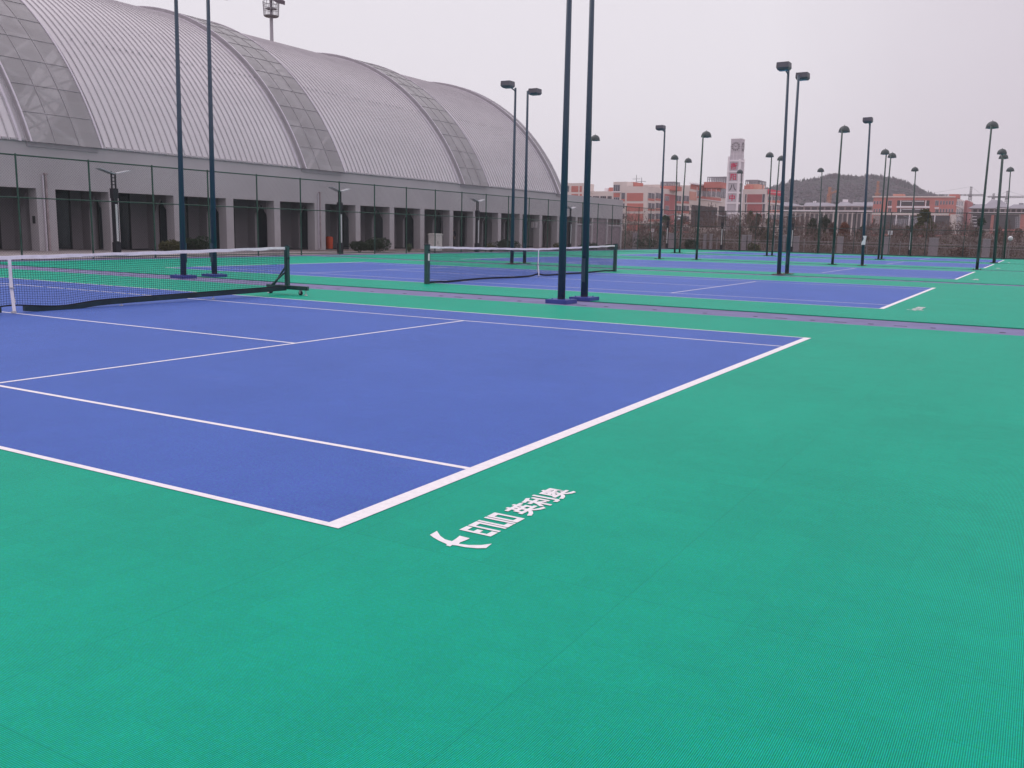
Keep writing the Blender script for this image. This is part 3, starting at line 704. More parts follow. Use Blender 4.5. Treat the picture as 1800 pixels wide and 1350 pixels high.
def person():
    P = thing('person', 'person in dark clothes standing in the arcade beside a pier', 'person', (-27.15, 58.9, .047), math.radians(200))
    V = [(0,0,.90),(0,0,1.10),(0,-.01,1.28),(0,0,1.40),(0,.01,1.46),(0,.03,1.54),(0,.035,1.62),          # pelvis..head 0-6
         (.09,0,.86),(.10,.02,.50),(.10,-.02,.09),(.10,.10,.03),                                          # right leg 7-10
         (-.09,0,.86),(-.11,.0,.50),(-.12,-.06,.09),(-.12,.07,.03),                                       # left leg 11-14
         (.17,0,1.36),(.23,-.03,1.10),(.21,.06,.86),(.205,.085,.79),                                      # right arm 15-18
         (-.17,0,1.36),(-.23,-.02,1.10),(-.21,.08,.87),(-.205,.11,.80)]                                   # left arm 19-22
    E_ = [(0,1),(1,2),(2,3),(3,4),(4,5),(5,6),(0,7),(7,8),(8,9),(9,10),(0,11),(11,12),(12,13),(13,14),(3,15),(15,16),(16,17),(17,18),(3,19),(19,20),(20,21),(21,22)]
    R_ = [.12,.12,.135,.08,.05,.078,.085,.085,.06,.042,.035,.085,.06,.042,.035,.055,.045,.032,.03,.055,.045,.032,.03]
    for s, b in ((1, 18), (-1, 22)):
        bx, by, bz = V[b]
        for q in range(4):
            V += [(bx, by-.02+q*.017, bz-.045), (bx-s*.008, by-.018+q*.017+.006, bz-.085+.006*abs(q-1.5))]
            i = len(V)-2; E_ += [(b, i), (i, i+1)]; R_ += [.009, .008]
        V += [(bx-s*.01, by+.04, bz-.02), (bx-s*.012, by+.05, bz-.05)]; i = len(V)-2; E_ += [(b, i), (i, i+1)]; R_ += [.01, .009]
    skin('body', (V, E_), R_, mat('skin', (.42,.27,.21), .6), P)
    cl = mat('dark jacket', (.022,.023,.032), .9, .3, 12); tr_ = mat('dark trousers', (.018,.02,.028), .9, .3, 12)
    skin('jacket', ([(0,0,.84),(0,0,1.05),(0,-.01,1.28),(0,0,1.40),(.17,0,1.36),(.235,-.03,1.10),(.213,.05,.88),(-.17,0,1.36),(-.235,-.02,1.10),(-.213,.07,.89)],
        [(0,1),(1,2),(2,3),(3,4),(4,5),(5,6),(3,7),(7,8),(8,9)]), [.155,.15,.165,.10,.082,.066,.05,.082,.066,.05], cl, P)
    skin('trousers', ([(0,0,.90),(.09,0,.84),(.10,.02,.50),(.10,-.02,.10),(-.09,0,.84),(-.11,0,.50),(-.12,-.06,.10)], [(0,1),(1,2),(2,3),(0,4),(4,5),(5,6)]), [.135,.10,.078,.06,.10,.078,.06], tr_, P)
    for x, y in ((.10,.03),(-.12,-.01)):
        mb = MB(); mb.hexa([(x-.045,y-.1,0),(x+.045,y-.1,0),(x+.05,y+.15,0),(x-.05,y+.15,0),(x-.04,y-.09,.09),(x+.04,y-.09,.09),(x+.035,y+.13,.05),(x-.035,y+.13,.05)]); mb.build('shoe', DARK, P)
    mb = MB(); bm = bmesh.new(); bmesh.ops.create_uvsphere(bm, u_segments=14, v_segments=8, radius=.098)
    for v in bm.verts:
        v.co.z *= 1.05
        if v.co.y > .035 and v.co.z < .05: v.co.y = .03
        v.co += Vector((0, .022, 1.635))
    me = bpy.data.meshes.new('hair'); bm.to_mesh(me); bm.free(); me.materials.append(mat('black hair', (.012,.010,.010), .7)); o = bpy.data.objects.new('hair', me); COL.objects.link(o); o.parent = P
    mb = MB()
    mb.hexa([(-.012,.105,1.565),(.012,.105,1.565),(.008,.11,1.565),(-.008,.11,1.565),(-.007,.1,1.61),(.007,.1,1.61),(.004,.108,1.61),(-.004,.108,1.61)]); mb.box(-.025,.025,.104,.109,1.533,1.541)
    for s in (-1,1): mb.box(s*.032-.012,s*.032+.012,.1,.106,1.61,1.62); mb.box(s*.083-.006,s*.083+.006,.02,.045,1.58,1.63)
    mb.build('face_features', mat('lips and eyes', (.16,.08,.07), .6), P)
person()

# ------------------------------------------------------------------ foliage helpers
def leaf_mat(name, c, v=.3):
    return mat(name, tuple(x*(1-v*.6) for x in c), .75, .1, 1.3, 0, 0, .2, 0, tuple(min(1, x*(1+v)) for x in c))
LDARK = leaf_mat('dark evergreen leaves', (.035,.050,.030)); LOLIVE = leaf_mat('olive leaves', (.085,.085,.040)); LGREEN = leaf_mat('green leaves', (.055,.085,.045))
LBROWN = leaf_mat('brown dry leaves', (.135,.084,.074)); LRED = leaf_mat('rusty leaves', (.20,.085,.055)); BARK = mat('bark', (.085,.062,.055), .9, .3, 6, .4, 30)
TWIG = mat('bare twigs', (.150,.108,.102), .9, .2, 4)
def leaves(mb, n, fn, s0, s1):
    for _ in range(n):
        c = fn()
        if c is None: continue
        s = random.uniform(s0, s1)
        a = Vector((random.gauss(0,1), random.gauss(0,1), random.gauss(0,1))).normalized(); b = a.orthogonal().normalized(); d = a.cross(b)
        b = b*s; d = d*s*random.uniform(.5,.9); c = Vector(c)
        mb.quad(c-b-d*.3, c+d, c+b+d*.2, c-d)
def shrub_mesh(r, h, n, lsz):
    random.seed(int(r*1000+n)); lobes = [(random.uniform(-.5,.5)*r, random.uniform(-.5,.5)*r, random.uniform(.45,.75)*h, random.uniform(.4,.62)) for _ in range(9)]
    def fn():
        lx, ly, lz, ls = random.choice(lobes); v = Vector((random.gauss(0,1), random.gauss(0,1), random.gauss(0,1))).normalized()*random.uniform(.6,1)**.5
        p = (lx+v.x*r*ls, ly+v.y*r*ls, lz+v.z*h*ls*.75)
        return p if p[2] > .04*h else None
    mb = MB(); leaves(mb, n, fn, lsz*.6, lsz)
    st = MB()
    for k in range(7):
        a = 2*PI*k/7+random.random(); st.tube((0,0,-.05), (math.cos(a)*r*.5, math.sin(a)*r*.5, h*.7), .022, .007, n=5, cap=False)
    return mb, st
def shrub(x, y, z, r, h, m, label, n=1500, lsz=.05):
    o = thing('shrub', label, 'shrub', (x,y,z), random.random()*6, 'shrubs in front of the sports hall'); a, b = shrub_mesh(r, h, n, lsz)
    a.build('foliage', m, o); b.build('stem', BARK, o)
shrub(-22.6, 27.2, .05, .62, .62, LOLIVE, 'low round shrub left of the lamp pair, in front of the arcade', 2200, .05)
shrub(-22.6, 28.9, .05, .85, .82, LDARK, 'wider round shrub just left of the lamp pair, in front of the arcade', 2600, .055)
shrub(-22.6, 41.7, -.02, .72, .68, LDARK, 'left round shrub of the two beside the first net post, by the fence', 2200, .05)
shrub(-22.6, 43.45, -.06, .92, .92, LDARK, 'right and bigger round shrub of the two beside the first net post, by the fence', 2800, .055)
shrub(-22.6, 46.9, -.08, .28, .62, LGREEN, 'thin upright sapling between the big shrub and the cabinet', 260, .05)
shrub(-22.6, 57.6, -.15, .35, .7, LOLIVE, 'thin shrub behind the second net, left of the arcade lamp pair', 300, .06)
shrub(-22.6, 59.7, -.15, 1.15, .95, LDARK, 'broad dark shrub behind the second net', 2600, .06)
shrub(-22.6, 68.8, -.2, .5, .8, LOLIVE, 'small shrub behind the centre of the second net', 600, .06)
shrub(-22.6, 75.8, -.2, 1.25, .75, LDARK, 'broad low shrub near the far end of the hall', 2200, .06)
shrub(-22.6, 80.6, -.2, .8, .6, LDARK, 'smaller low shrub by the walled end bays of the hall', 1300, .06)

# ------------------------------------------------------------------ park lamps
LB = mat('black lamp post', (.020,.020,.026), .5, .15, 6); PV = mat('lamp wing', (.42,.42,.45), .35, .08, 4); DIF = mat('white diffuser', (.62,.61,.61), .5, .04, 4)
def park_lamp(x, y, z, label, rz):
    r = thing('park_lamp', label, 'lamp post', (x,y,z), rz, 'park lamps with two wings')
    mb = MB(); mb.box(-.13,.13,-.13,.13,0,.62); mb.box(-.10,-.06,-.10,.10,.62,2.55); mb.box(-.06,.10,-.10,-.055,.62,2.35); mb.box(-.06,.10,.055,.10,.62,2.35); mb.box(-.06,.10,-.10,.10,2.35,2.55); mb.box(-.12,.12,-.13,.13,2.55,2.98)
    mb.box(-.03,.03,-.12,-.07,2.98,3.72); mb.box(-.03,.03,.07,.12,2.98,3.66)
    for q in range(4): mb.box(-.02,.02,-.07,.07,3.12+q*.15,3.16+q*.15)
    mb.build('post', LB, r)
    mb = MB(); mb.box(-.055,.115,-.05,.05,.66,2.3); mb.build('light_strip', DIF, r)
    for s in (-1, 1):
        mb = MB(); mb.hexa([(-.19,s*.06,3.60),(.19,s*.06,3.60),(.19,s*.78,3.78),(-.19,s*.78,3.78),(-.19,s*.06,3.64),(.19,s*.06,3.64),(.19,s*.78,3.81),(-.19,s*.78,3.81)] if s > 0 else
                          [(-.19,-.78,3.80),(.19,-.78,3.80),(.19,-.06,3.60),(-.19,-.06,3.60),(-.19,-.78,3.83),(.19,-.78,3.83),(.19,-.06,3.64),(-.19,-.06,3.64)])
        mb.build('wing', PV, r)
    return r
pl = park_lamp(-21.2, 23.2, .04, 'winged park lamp nearest the camera, left of the floodlight pair', 0)
for (x, y, z, rz, lab) in ((-21.2,38.26,-.02,0,'winged park lamp in front of the arcade near the orange bin'), (-21.2,53.28,-.05,0,'winged park lamp right of the utility cabinet'),
        (-21.2,68.3,-.1,0,'winged park lamp seen between the two thickest poles'), (-20.9,91.2,-.1,-1.5,'winged park lamp at the corner just past the hall end'),
        (-14.95,91.5,-.1,-1.5,'winged park lamp left of the clock tower behind the far fence'), (-7.65,91.5,-.1,-1.5,'winged park lamp behind the tall central pole pair, far fence'), (3.45,91.5,-.1,-1.5,'winged park lamp in front of the red block with balconies')):
    dup(pl, (x,y,z), rz, lab)
#BACKGROUND
# ------------------------------------------------------------------ boundary railing with grey pillars, behind the far fence
GP = mat('grey pillar render', (.30,.265,.285), .9, .1, 3, .2, 20)
def pillar(u0, u1, vt, vb, Y, lab):
    a = at(u0, (vt+vb)/2, Y); b = at(u1, (vt+vb)/2, Y); zt = at((u0+u1)/2, vt, Y).z
    o = thing('boundary_pillar', lab, 'pillar', ((a.x+b.x)/2, Y, -.6), group='grey pillars behind the far fence')
    w_ = (b.x-a.x)/2
    mb = MB(); mb.box(-w_, w_, 0, .34, 0, zt+.6); mb.build('shaft', GP, o)
    mb = MB(); mb.box(-w_-.03, w_+.03, -.03, .37, zt+.602, zt+.66); mb.build('coping', WALL, o)
for q in [(1112,1118,410,439,'grey boundary pillar just past the end of the hall wing'), (1173,1185,411,438,'grey boundary pillar behind the close lamp pair left of the clock tower'),
          (1236,1240.5,412,438,'narrow grey pillar left of the clock tower, left one of two'), (1247,1250.5,412,438,'narrow grey pillar left of the clock tower, right one of two'),
          (1303,1311.5,414,441,'grey pillar right below the clock tower, left of a narrower one'), (1314,1319,414,441,'narrow grey pillar below and right of the clock tower'),
          (1376.5,1380,415,443,'narrow grey pillar behind the tall central lamp pair'), (1387,1403.5,416,444.5,'wide grey pillar just right of the tall central lamp pair'),
          (1471,1481,417,447,'grey pillar beside the dome-headed lamp before the hill'), (1553,1563,417.5,449,'grey pillar right of the close lamp pair at the end of the hill'),
          (1632,1648.5,419,452,'widest grey pillar, in front of the red block'), (1726,1740,421,455,'rightmost grey pillar, behind the nearest right lamp pole')]:
    pillar(*q[:4], 92.6, q[4])
RAILM = mat('pale rail paint', (.27,.24,.25), .6, .1, 5)
R_ = thing('boundary_railing', 'low pale two-rail railing between the grey boundary pillars', 'railing', (-22, 92.9, -.6))
for nm, z in (('top_rail', 1.72), ('lower_rail', 1.42)):
    mb = MB(); mb.tube((0,0,z),(62,0,z),.025,n=6); mb.build(nm, RAILM, R_)
for k in range(21):
    mb = MB(); mb.box(3.05*k-.04, 3.05*k+.04, -.04, .04, 0, 1.95); mb.build('rail_post', RAILM, R_)

# small signs and posts seen through the far fence
def sign(u0, u1, v0, v1, vb, Y, lab, name='sign', cat='sign'):
    a, b = at(u0, v0, Y), at(u1, v1, Y); o = thing(name, lab, cat, ((a.x+b.x)/2, Y, -.6)); w_ = (b.x-a.x)/2
    mb = MB(); mb.box(-w_, w_, -.02, .02, b.z+.6, a.z+.6); mb.build('board', WHT, o)
    mb = MB(); mb.tube((0,.05,0),(0,.05,a.z+.55),.03,n=8); mb.build('post', STEEL, o)
    mb = MB()
    for q in range(4): mb.box(-w_*.7, w_*(.7-.3*(q % 2)), -.026, -.021, b.z+.6+(a.z-b.z)*(.22+.18*q), b.z+.6+(a.z-b.z)*(.22+.18*q)+.03)
    mb.build('printed_lines', MATS['red brown print'], o)
sign(1561.5, 1568.5, 405.5, 412.5, 447, 91.6, 'small square white sign behind the close lamp pair at the hill end')
sign(1145, 1149.5, 402, 407.5, 438, 91.6, 'small white sign just right of the hall wing behind the far fence')
p_ = at(1193.5, 440, 90.6); zt_ = at(1195, 378, 90.6).z
CP_ = thing('camera_pole', 'slim white pole with small horn speakers between the close left lamp pair', 'camera pole', (p_.x, 90.6, -.5))
mb = MB(); mb.tube((0,0,0),(.12,0,zt_+.5),.055,.045,n=10); mb.build('pole', WHT, CP_, True)
for zz_, dx in ((zt_+.42, .02), (zt_+.12, -.10)):
    mb = MB(); mb.tube((dx+.05,0,zz_),(dx-.16,-.12,zz_-.03),.05,.11,n=12); mb.build('horn_speaker', WHT, CP_, True)
p_ = at(1771, 453, 90.3); zt_ = at(1775, 419, 90.3).z
GL = thing('globe_lamp', 'low garden lamp with a white globe near the right edge', 'garden lamp', (p_.x, 90.3, -.5))
mb = MB(); mb.tube((0,0,0),(.06,0,zt_+.38),.035,n=8); mb.build('post', RAILM, GL)
me = bpy.data.meshes.new('globe'); bm = bmesh.new(); bmesh.ops.create_uvsphere(bm, u_segments=16, v_segments=10, radius=.21); bmesh.ops.translate(bm, verts=bm.verts, vec=(.06,0,zt_+.5)); bm.to_mesh(me); bm.free()
me.materials.append(WHT); o = bpy.data.objects.new('globe', me); COL.objects.link(o); o.parent = GL
# brown thicket and undergrowth behind the railing
# soil bank the thicket grows on
random.seed(20); mb = MB(); NX, NY = 60, 8; Gk = []
for i in range(NX+1):
    x = -75+160*i/NX; Gk.append([(x, 97+j*4, -.7+ (2.3+.4*math.sin(i*.7)+.3*math.sin(i*1.9))*math.sin(min(1, j/3)*PI/2)*(1 if j < 7 else 0)+random.uniform(-.12,.12)) for j in range(NY+1)])
for i in range(NX):
    for j in range(NY): mb.quad(Gk[i][j], Gk[i+1][j], Gk[i+1][j+1], Gk[i][j+1])
tag(fix_normals(mb.build('bank', mat('bank soil', (.085,.064,.060), 1, .3, .8, .6, 4))), kind='structure')
random.seed(21)
mb = MB()
def th():
    x = random.uniform(-48, 62); y = 93.4+random.expovariate(1/3.5)
    hmax = 1.7+.35*math.sin(x*.37)+.3*math.sin(x*.9+2)+.4*math.sin(x*.11+1)+(y-94)*.05+(1.2 if x < -8 else 0)
    return (x, y, -.6+random.random()**.8*max(.9, hmax+1.2))
leaves(mb, 70000, th, .03, .085)
mb.cur = 1; leaves(mb, 9000, th, .03, .08)
for _ in range(12000):
    x, y, z = th(); dx, dz = random.gauss(0,.3), random.uniform(.5,1.3)
    mb.cur = 2+(random.random() < .12); mb.tube((x, y, z-.6), (x+dx, y+random.gauss(0,.3), z-.6+dz), .016, .007, n=3, cap=False)
tag(mb.build('undergrowth', [LBROWN, LOLIVE, TWIG, mat('dry pale stalks', (.34,.29,.27), .9, .2, 3)]), kind='stuff', label='brown dry thicket of shrubs behind the far fence', cat='undergrowth')

# low dark shrubs right behind the far fence
for (u, v, Y, r, h, m, lab) in ((1212,434,91.4,1.1,.95,LDARK,'low dark shrub behind the far fence, left of the tall dome lamp'), (1135,436,91.4,2.2,1.1,LDARK,'wide dark shrub just past the hall wing, behind the far fence'),
        (1325,436,91.2,.8,.8,LOLIVE,'low olive shrub below the clock tower'), (1690,448,91.3,1.0,.8,LBROWN,'low brown shrub behind the far fence right of the widest pillar')):
    p_ = at(u, v, Y); o = thing('shrub', lab, 'shrub', (p_.x, Y, -.55), group='low shrubs behind the far fence')
    a, b = shrub_mesh(r, h+.55, 900, .09); a.build('foliage', m, o); b.build('stem', BARK, o)

# ------------------------------------------------------------------ trees
def tree(u, v_top, v_base, Y, width_px, m, label, seed, bare=False, leaf=.16, n=2600, shape='round', group='trees behind the far fence', kind='tree'):
    """real tree standing at distance Y: height and crown width measured from the photograph"""
    random.seed(seed)
    base = at(u, v_base, Y); H = at(u, v_top, Y).z+.6; wd = (at(u+width_px/2, (v_top+v_base)/2, Y)-at(u-width_px/2, (v_top+v_base)/2, Y)).length/2
    o = thing(kind, label, 'tree', (base.x, Y, -.6), group=group)
    tk = MB(); tw = MB(); tips = []
    def grow(p, d, ln, r, dep):
        q = p+d*ln; (tk if dep < 2 else tw).tube(p, q, max(r, .016 if bare else .005), max(r*.62, .012 if bare else .004), n=6 if dep < 2 else 3, cap=False)
        if dep >= (6 if bare else 3): tips.append(q); return
        for k in range(random.choice((2,3)) if dep else random.choice((4,5,6))):
            nd = (d*random.uniform(.5,1)+Vector((random.gauss(0,1), random.gauss(0,1), random.gauss(0,.5)))*(.55 if bare else .8)).normalized()
            if nd.z < -.1: nd.z *= -.3
            grow(p+d*ln*random.uniform(.55,1) if dep == 0 else q, nd.normalized(), ln*random.uniform(.55,.78), r*.55, dep+1)
        if dep < 2: grow(q, (d+Vector((random.gauss(0,.15), random.gauss(0,.15), .2))).normalized(), ln*.62, r*.6, dep+1)
    grow(Vector((0,0,0)), Vector((0,0,1)), H*((.22 if bare else .36) if not shape == 'cone' else .8), max(.03, H*(.010 if bare else .016)), 0 if shape != 'cone' else 2)
    if shape == 'cone':
        tk.tube((0,0,0),(0,0,H*.95),H*.018,.01,n=6)
    # fit branches into the measured box
    def fit(mb_):
        mz = max([q[2] for q in tk.v+tw.v]+[1e-3]); mw = max([math.hypot(q[0],q[1]) for q in tk.v+tw.v]+[1e-3])
        return H/mz*(1 if bare else .9), wd/mw*(1 if bare else 1.1)
    fz, fw = fit(None)
    for g in (tk, tw): g.v = [(x*fw, y*fw, z*fz) for x, y, z in g.v]
    tips = [Vector((t_.x*fw, t_.y*fw, t_.z*fz)) for t_ in tips]
    if not bare:
        k0 = len(tk.v); tk.v += tw.v; tk.f += [tuple(q+k0 for q in f_) for f_ in tw.f]; tk.mi += tw.mi
    tk.build('trunk', BARK, o)
    if bare:
        tw.build('crown', TWIG, o)
    else:
        cl = [(t_, random.uniform(.20,.38)*max(wd, H*.2)) for t_ in tips] if shape == 'round' else []
        def fn():
            if shape == 'cone':
                z = random.random()**1.2; a = random.uniform(0, 2*PI); rr2 = wd*(1-z)**.8*random.uniform(.35,1)*(1+.25*math.sin(z*26+a*2))
                return (rr2*math.cos(a), rr2*math.sin(a), H*(.14+.86*z))
            c, r = random.choice(cl); v = Vector((random.gauss(0,1), random.gauss(0,1), random.gauss(0,.8))).normalized()*r*random.random()**.4
            return c+v
        lv = MB(); leaves(lv, int(n*2.6), fn, leaf*.3, leaf*.62)
        lv.build('crown', m, o)
    return o
TREES = [
 (1166,374,432,104,26,LGREEN,'green leafy tree in front of the red-panelled school end wall',1,False,.17,2400,'round'),
 (1330,372,432,108,22,LDARK,'dark evergreen tree right below the clock tower',2,False,.17,2600,'round'),
 (1316,364,430,118,14,LOLIVE,'slim olive tree just right of the clock tower foot',3,False,.15,1300,'round'),
 (1347,380,434,104,20,LOLIVE,'olive bushy tree between the clock tower and the tall lamp pair',4,False,.16,1500,'round'),
 (1427,380,436,106,24,LDARK,'dark tree in front of the grey-roofed building, left of the tall dome lamp',5,False,.17,2200,'round'),
 (1446,375,438,114,24,LDARK,'taller dark tree touching the far dome lamp before the grey-roofed building',6,False,.17,2400,'round'),
 (1459,387,438,100,14,LBROWN,'small brown tree right of the far dome lamp before the grey-roofed building',7,False,.13,900,'round'),
 (1482,386,438,102,20,LRED,'rusty red-leaved tree below the orange crane',8,False,.14,1500,'round'),
 (1512,390,440,104,20,LDARK,'dark tree behind the pole with the white notice',9,False,.15,1500,'round'),
 (1620,363,436,110,32,LOLIVE,'big yellow-olive tree in front of the red block with balconies',10,False,.19,4200,'round'),
 (1592,392,438,110,16,LDARK,'small dark tree left of the big olive tree',11,False,.14,900,'round'),
 (1718,378,440,112,26,LDARK,'dark tree right of the red block, beside the near dome lamp',12,False,.17,2400,'round'),
 (1752,395,440,112,24,LBROWN,'brown tree between the two right-hand dome lamps',13,False,.15,1300,'round'),
 (1665,396,440,116,24,LBROWN,'brownish low tree before the pale pier of the red block',14,False,.15,1100,'round'),
 (1786,398,440,110,26,LBROWN,'brown low tree nearest the right edge',15,False,.15,1100,'round')]
for t_ in TREES: tree(*t_[:12])
for i, (u, vt, Y, wpx, lab) in enumerate(((1128,392,104,30,'bare tree just right of the hall wing'), (1150,385,112,34,'bare tree before the school corner'), (1192,372,116,38,'bare tree behind the close left lamp pair'),
        (1217,360,124,44,'tall bare tree before the orange school wall'), (1243,354,118,48,'tallest bare tree left of the clock tower'), (1268,366,112,40,'bare tree touching the clock tower on its left'),
        (1290,372,106,36,'bare tree right in front of the clock tower'), (1305,384,102,26,'small bare tree at the right foot of the clock tower'), (1362,376,112,32,'bare tree left of the tall central lamp pair'),
        (1398,378,118,40,'bare tree right of the tall central lamp pair'), (1414,372,130,34,'bare tree before the left end of the grey-roofed building'), (1535,380,118,40,'bare tree at the left corner of the red block'),
        (1572,392,110,34,'bare tree below the balconies of the red block'), (1700,384,120,36,'bare tree by the red shaft of the red block'), (1768,384,118,36,'bare tree near the right edge, behind the dome lamps'))):
    tree(u, vt, 436, Y, wpx, None, lab, 40+i, bare=True, group='bare trees behind the far fence', kind='bare_tree')

# ------------------------------------------------------------------ school buildings (all stand square to the courts)
CREAM = mat('cream render', (.66,.585,.55), .85, .06, .12); RED = mat('red brick tile', (.50,.175,.145), .85, .10, .3); RED2 = mat('deep red render', (.40,.13,.13), .85, .1, .3)
ORNG = mat('salmon render', (.58,.30,.235), .85, .06, .3); WIN = mat('window glass', (.10,.105,.125), .18, .35, .35, 0, 0, .6); SHADE = mat('painted opening shade', (.055,.045,.05), .9, .3, .3)  # SHADE: flat dark colour standing for the shade inside openings
WHITEP = mat('white wall paint', (.80,.76,.79), .8, .05, .3); TGREY = mat('tower grey cladding', (.52,.485,.525), .7, .06, .3); PERG = mat('grey pergola', (.26,.26,.29), .6, .1, .5)
GROOF = mat('grey roof tiles', (.25,.235,.27), .7, .1, .1); BRN = mat('brown pilaster wall', (.34,.28,.265), .9, .12, .2); BANNER = mat('red banner', (.62,.06,.10), .7, .06, 1); BANT = mat('pale banner letters', (.7,.5,.5), .7)
class Bld:
    def __init__(s, name, label, cat, Y):
        s.Y = Y; s.root = thing(name, label, cat, (0, Y, -.6)); s.o = (0, Y, -.6)
    def put(s, mb, name, m, parent=None):
        mb.v = [(x, y-s.Y, z+.6) for x, y, z in mb.v]
        return mb.build(name, m, parent or s.root)
    def fr(s, mb, u0, v0, u1, v1, off, dep, Y=None):     # block on a wall facing the courts (plane y = Y)
        Y = Y or s.Y; um, vm = (u0+u1)/2, (v0+v1)/2
        mb.box(at(u0, vm, Y).x, at(u1, vm, Y).x, Y-off, Y-off+dep, at(um, v1, Y).z, at(um, v0, Y).z)
    def sd(s, mb, u0, v0, u1, v1, X, off, dep):          # block on a wall facing east (plane x = X)
        um, vm = (u0+u1)/2, (v0+v1)/2
        def px(u, v): d = ray(u, v); return CP + d*((X-CP.x)/d.x)
        mb.box(X+off, X+off-dep, px(u0, vm).y, px(u1, vm).y, px(um, v1).z, px(um, v0).z)
    def F(s, name, m, u0, v0, u1, v1, off, dep, parent=None, Y=None):
        mb = MB(); s.fr(mb, u0, v0, u1, v1, off, dep, Y); return s.put(mb, name, m, parent)
    def S(s, name, m, u0, v0, u1, v1, X, off, dep, parent=None):
        mb = MB(); s.sd(mb, u0, v0, u1, v1, X, off, dep); return s.put(mb, name, m, parent)
    def WF(s, u0, v0, u1, v1, off=.0, n=2, Y=None, m=None):      # window on a front wall, recessed glass + frame sub-part
        o = s.F('window', m or WIN, u0, v0, u1, v1, off+.03, .05, Y=Y); Yq = (Y or s.Y)
        mb = MB()
        for k in range(n+1):
            u = u0+(u1-u0)*k/n; s.fr(mb, u-.18, v0, u+.18, v1, off+.12, .09, Yq)
        s.fr(mb, u0, v0-.25, u1, v0+.1, off+.13, .1, Yq)
        mb.v = [(x, y-s.Y, z+.6) for x, y, z in mb.v]; mb.build('frame', TGREY, o); return o
    def WS(s, u0, v0, u1, v1, X, off=0, n=2, m=None):
        o = s.S('window', m or WIN, u0, v0, u1, v1, X, off+.03, .05)
        mb = MB()
        for k in range(n+1):
            u = u0+(u1-u0)*k/n; s.sd(mb, u-.12, v0, u+.12, v1, X, off+.12, .09)
        s.sd(mb, u0, v0-.25, u1, v0+.1, X, off+.13, .1)
        mb.v = [(x, y-s.Y, z+.6) for x, y, z in mb.v]; mb.build('frame', TGREY, o); return o
    def pergola(s, u0, v0, u1, v1, Y, n=9, dep=6):
        x0, x1 = at(u0, v0, Y).x, at(u1, v0, Y).x; zt, zb = at((u0+u1)/2, v0, Y).z, at((u0+u1)/2, v1, Y).z
        mb = MB(); h = .28
        for yy in (Y, Y+dep):
            mb.box(x0, x1, yy, yy+h, zt-h, zt); mb.box(x0, x1, yy, yy+h*.6, (zt+zb)/2+.2, (zt+zb)/2+.4)
            for k in range(n+1):
                x = x0+(x1-x0-h)*k/n; mb.box(x, x+h, yy+.01, yy+h-.01, zb, zt-h-.002)
        for k in range(n+1):
            x = x0+(x1-x0-h)*k/n; mb.box(x, x+h, Y+h+.002, Y+dep-.002, zt-h+.02, zt-.02)
        return s.put(mb, 'pergola', PERG)
Z0 = -.6
# A: teaching building on the left of the clock tower
A = Bld('school_building', 'cream and red school building left of the clock tower', 'school building', 280)
XA = at(1137, 360, 280).x
def zA(u, v):
    d = ray(u, v); return (CP + d*((XA-CP.x)/d.x))
y1 = zA(1187, 340).y; y2 = zA(1212, 340).y; y3 = zA(1276, 345).y
mb = MB(); mb.box(at(1100,340,280).x, XA, 280, y1, Z0, at(1120,327.6,280).z); A.put(mb, 'wall', CREAM)
mb = MB(); mb.box(XA-14, XA-.02, y1+.01, y2, Z0, zA(1200,326).z); A.put(mb, 'wall', CREAM)
mb = MB(); mb.box(XA-14, XA+.01, y2+.01, y3, Z0, zA(1243,330.2).z); A.put(mb, 'wall', CREAM)
for (v0, v1) in ((339.3,353.3),(357.5,371.5),(375.5,389),(393,406)):
    A.F('red_panel', RED, 1102, v0, 1130.6, v1, .12, .2)
for (v0, v1, w0, w1) in ((339.5,349,349.2,353),(357,366,366.2,370.5),(375.5,385,385.2,389.5),(394,402,402.2,406)):
    for (a, b) in ((1139,1150.4),(1152.2,1163.5)):
        A.WS(a, v0, b, v1, XA, 0, 2); A.S('spandrel', RED, a, w0, b, w1, XA, .1, .15)
    dv = 4.6
    for (a, b) in ((1188.2,1197.2),(1200,1211)):
        A.WS(a, v0+dv, b, v1+dv, XA, 0, 2); A.S('spandrel', RED, a, w0+dv, b, w1+dv, XA, .1, .15)
A.S('red_recess', RED2, 1166.5, 341.6, 1185.5, 408, XA, .05, .1)
for v in (345, 362, 380): A.WS(1169, v, 1175, v+8, XA, .06, 3)
# A6: wing with tilted cornice and salmon wall
A.S('salmon_wall', ORNG, 1211.5, 337, 1224, 352, XA, .14, .1)
A.S('red_band', RED, 1213.5, 327.8, 1267, 336, XA, .12, .1)
A.S('cornice', WHITEP, 1212.5, 325.6, 1268.5, 328, XA, .9, 1.2)
for k in range(5):
    a = 1225+k*8.4; A.WS(a+.6, 335.6+.35*k, a+6.6, 344.6+.35*k, XA, .14, 2)
    A.S('pier', WHITEP, a-1, 328.5+.3*k, a-.2, 346+.35*k, XA, .2, .1)
A.S('red_band', RED, 1225, 346, 1267, 350.8, XA, .12, .1); A.S('ledge', WHITEP, 1224, 351.2, 1268, 352.4, XA, .5, .6)
A.S('storey_shade_panel', SHADE, 1214.5, 362.2, 1260, 400, XA, .05, .1); A.S('storey_shade_panel', SHADE, 1262.5, 362.6, 1275.5, 400, XA, .05, .1)  # dark panels paint the shade of the open ground storey
A.WS(1266, 323, 1275.6, 348, XA, .2, 3)
A.F('roof_house', RED, 1237, 319.8, 1266, 330, 0, 8, Y=332)
A.pergola(1243.5, 310.5, 1277, 322, 345, 10, 6)
A.F('roof_house', RED, 1160.5, 326.8, 1186, 334.5, 0, 7, Y=300); A.pergola(1161, 319.3, 1186, 327.5, 303, 8, 5)
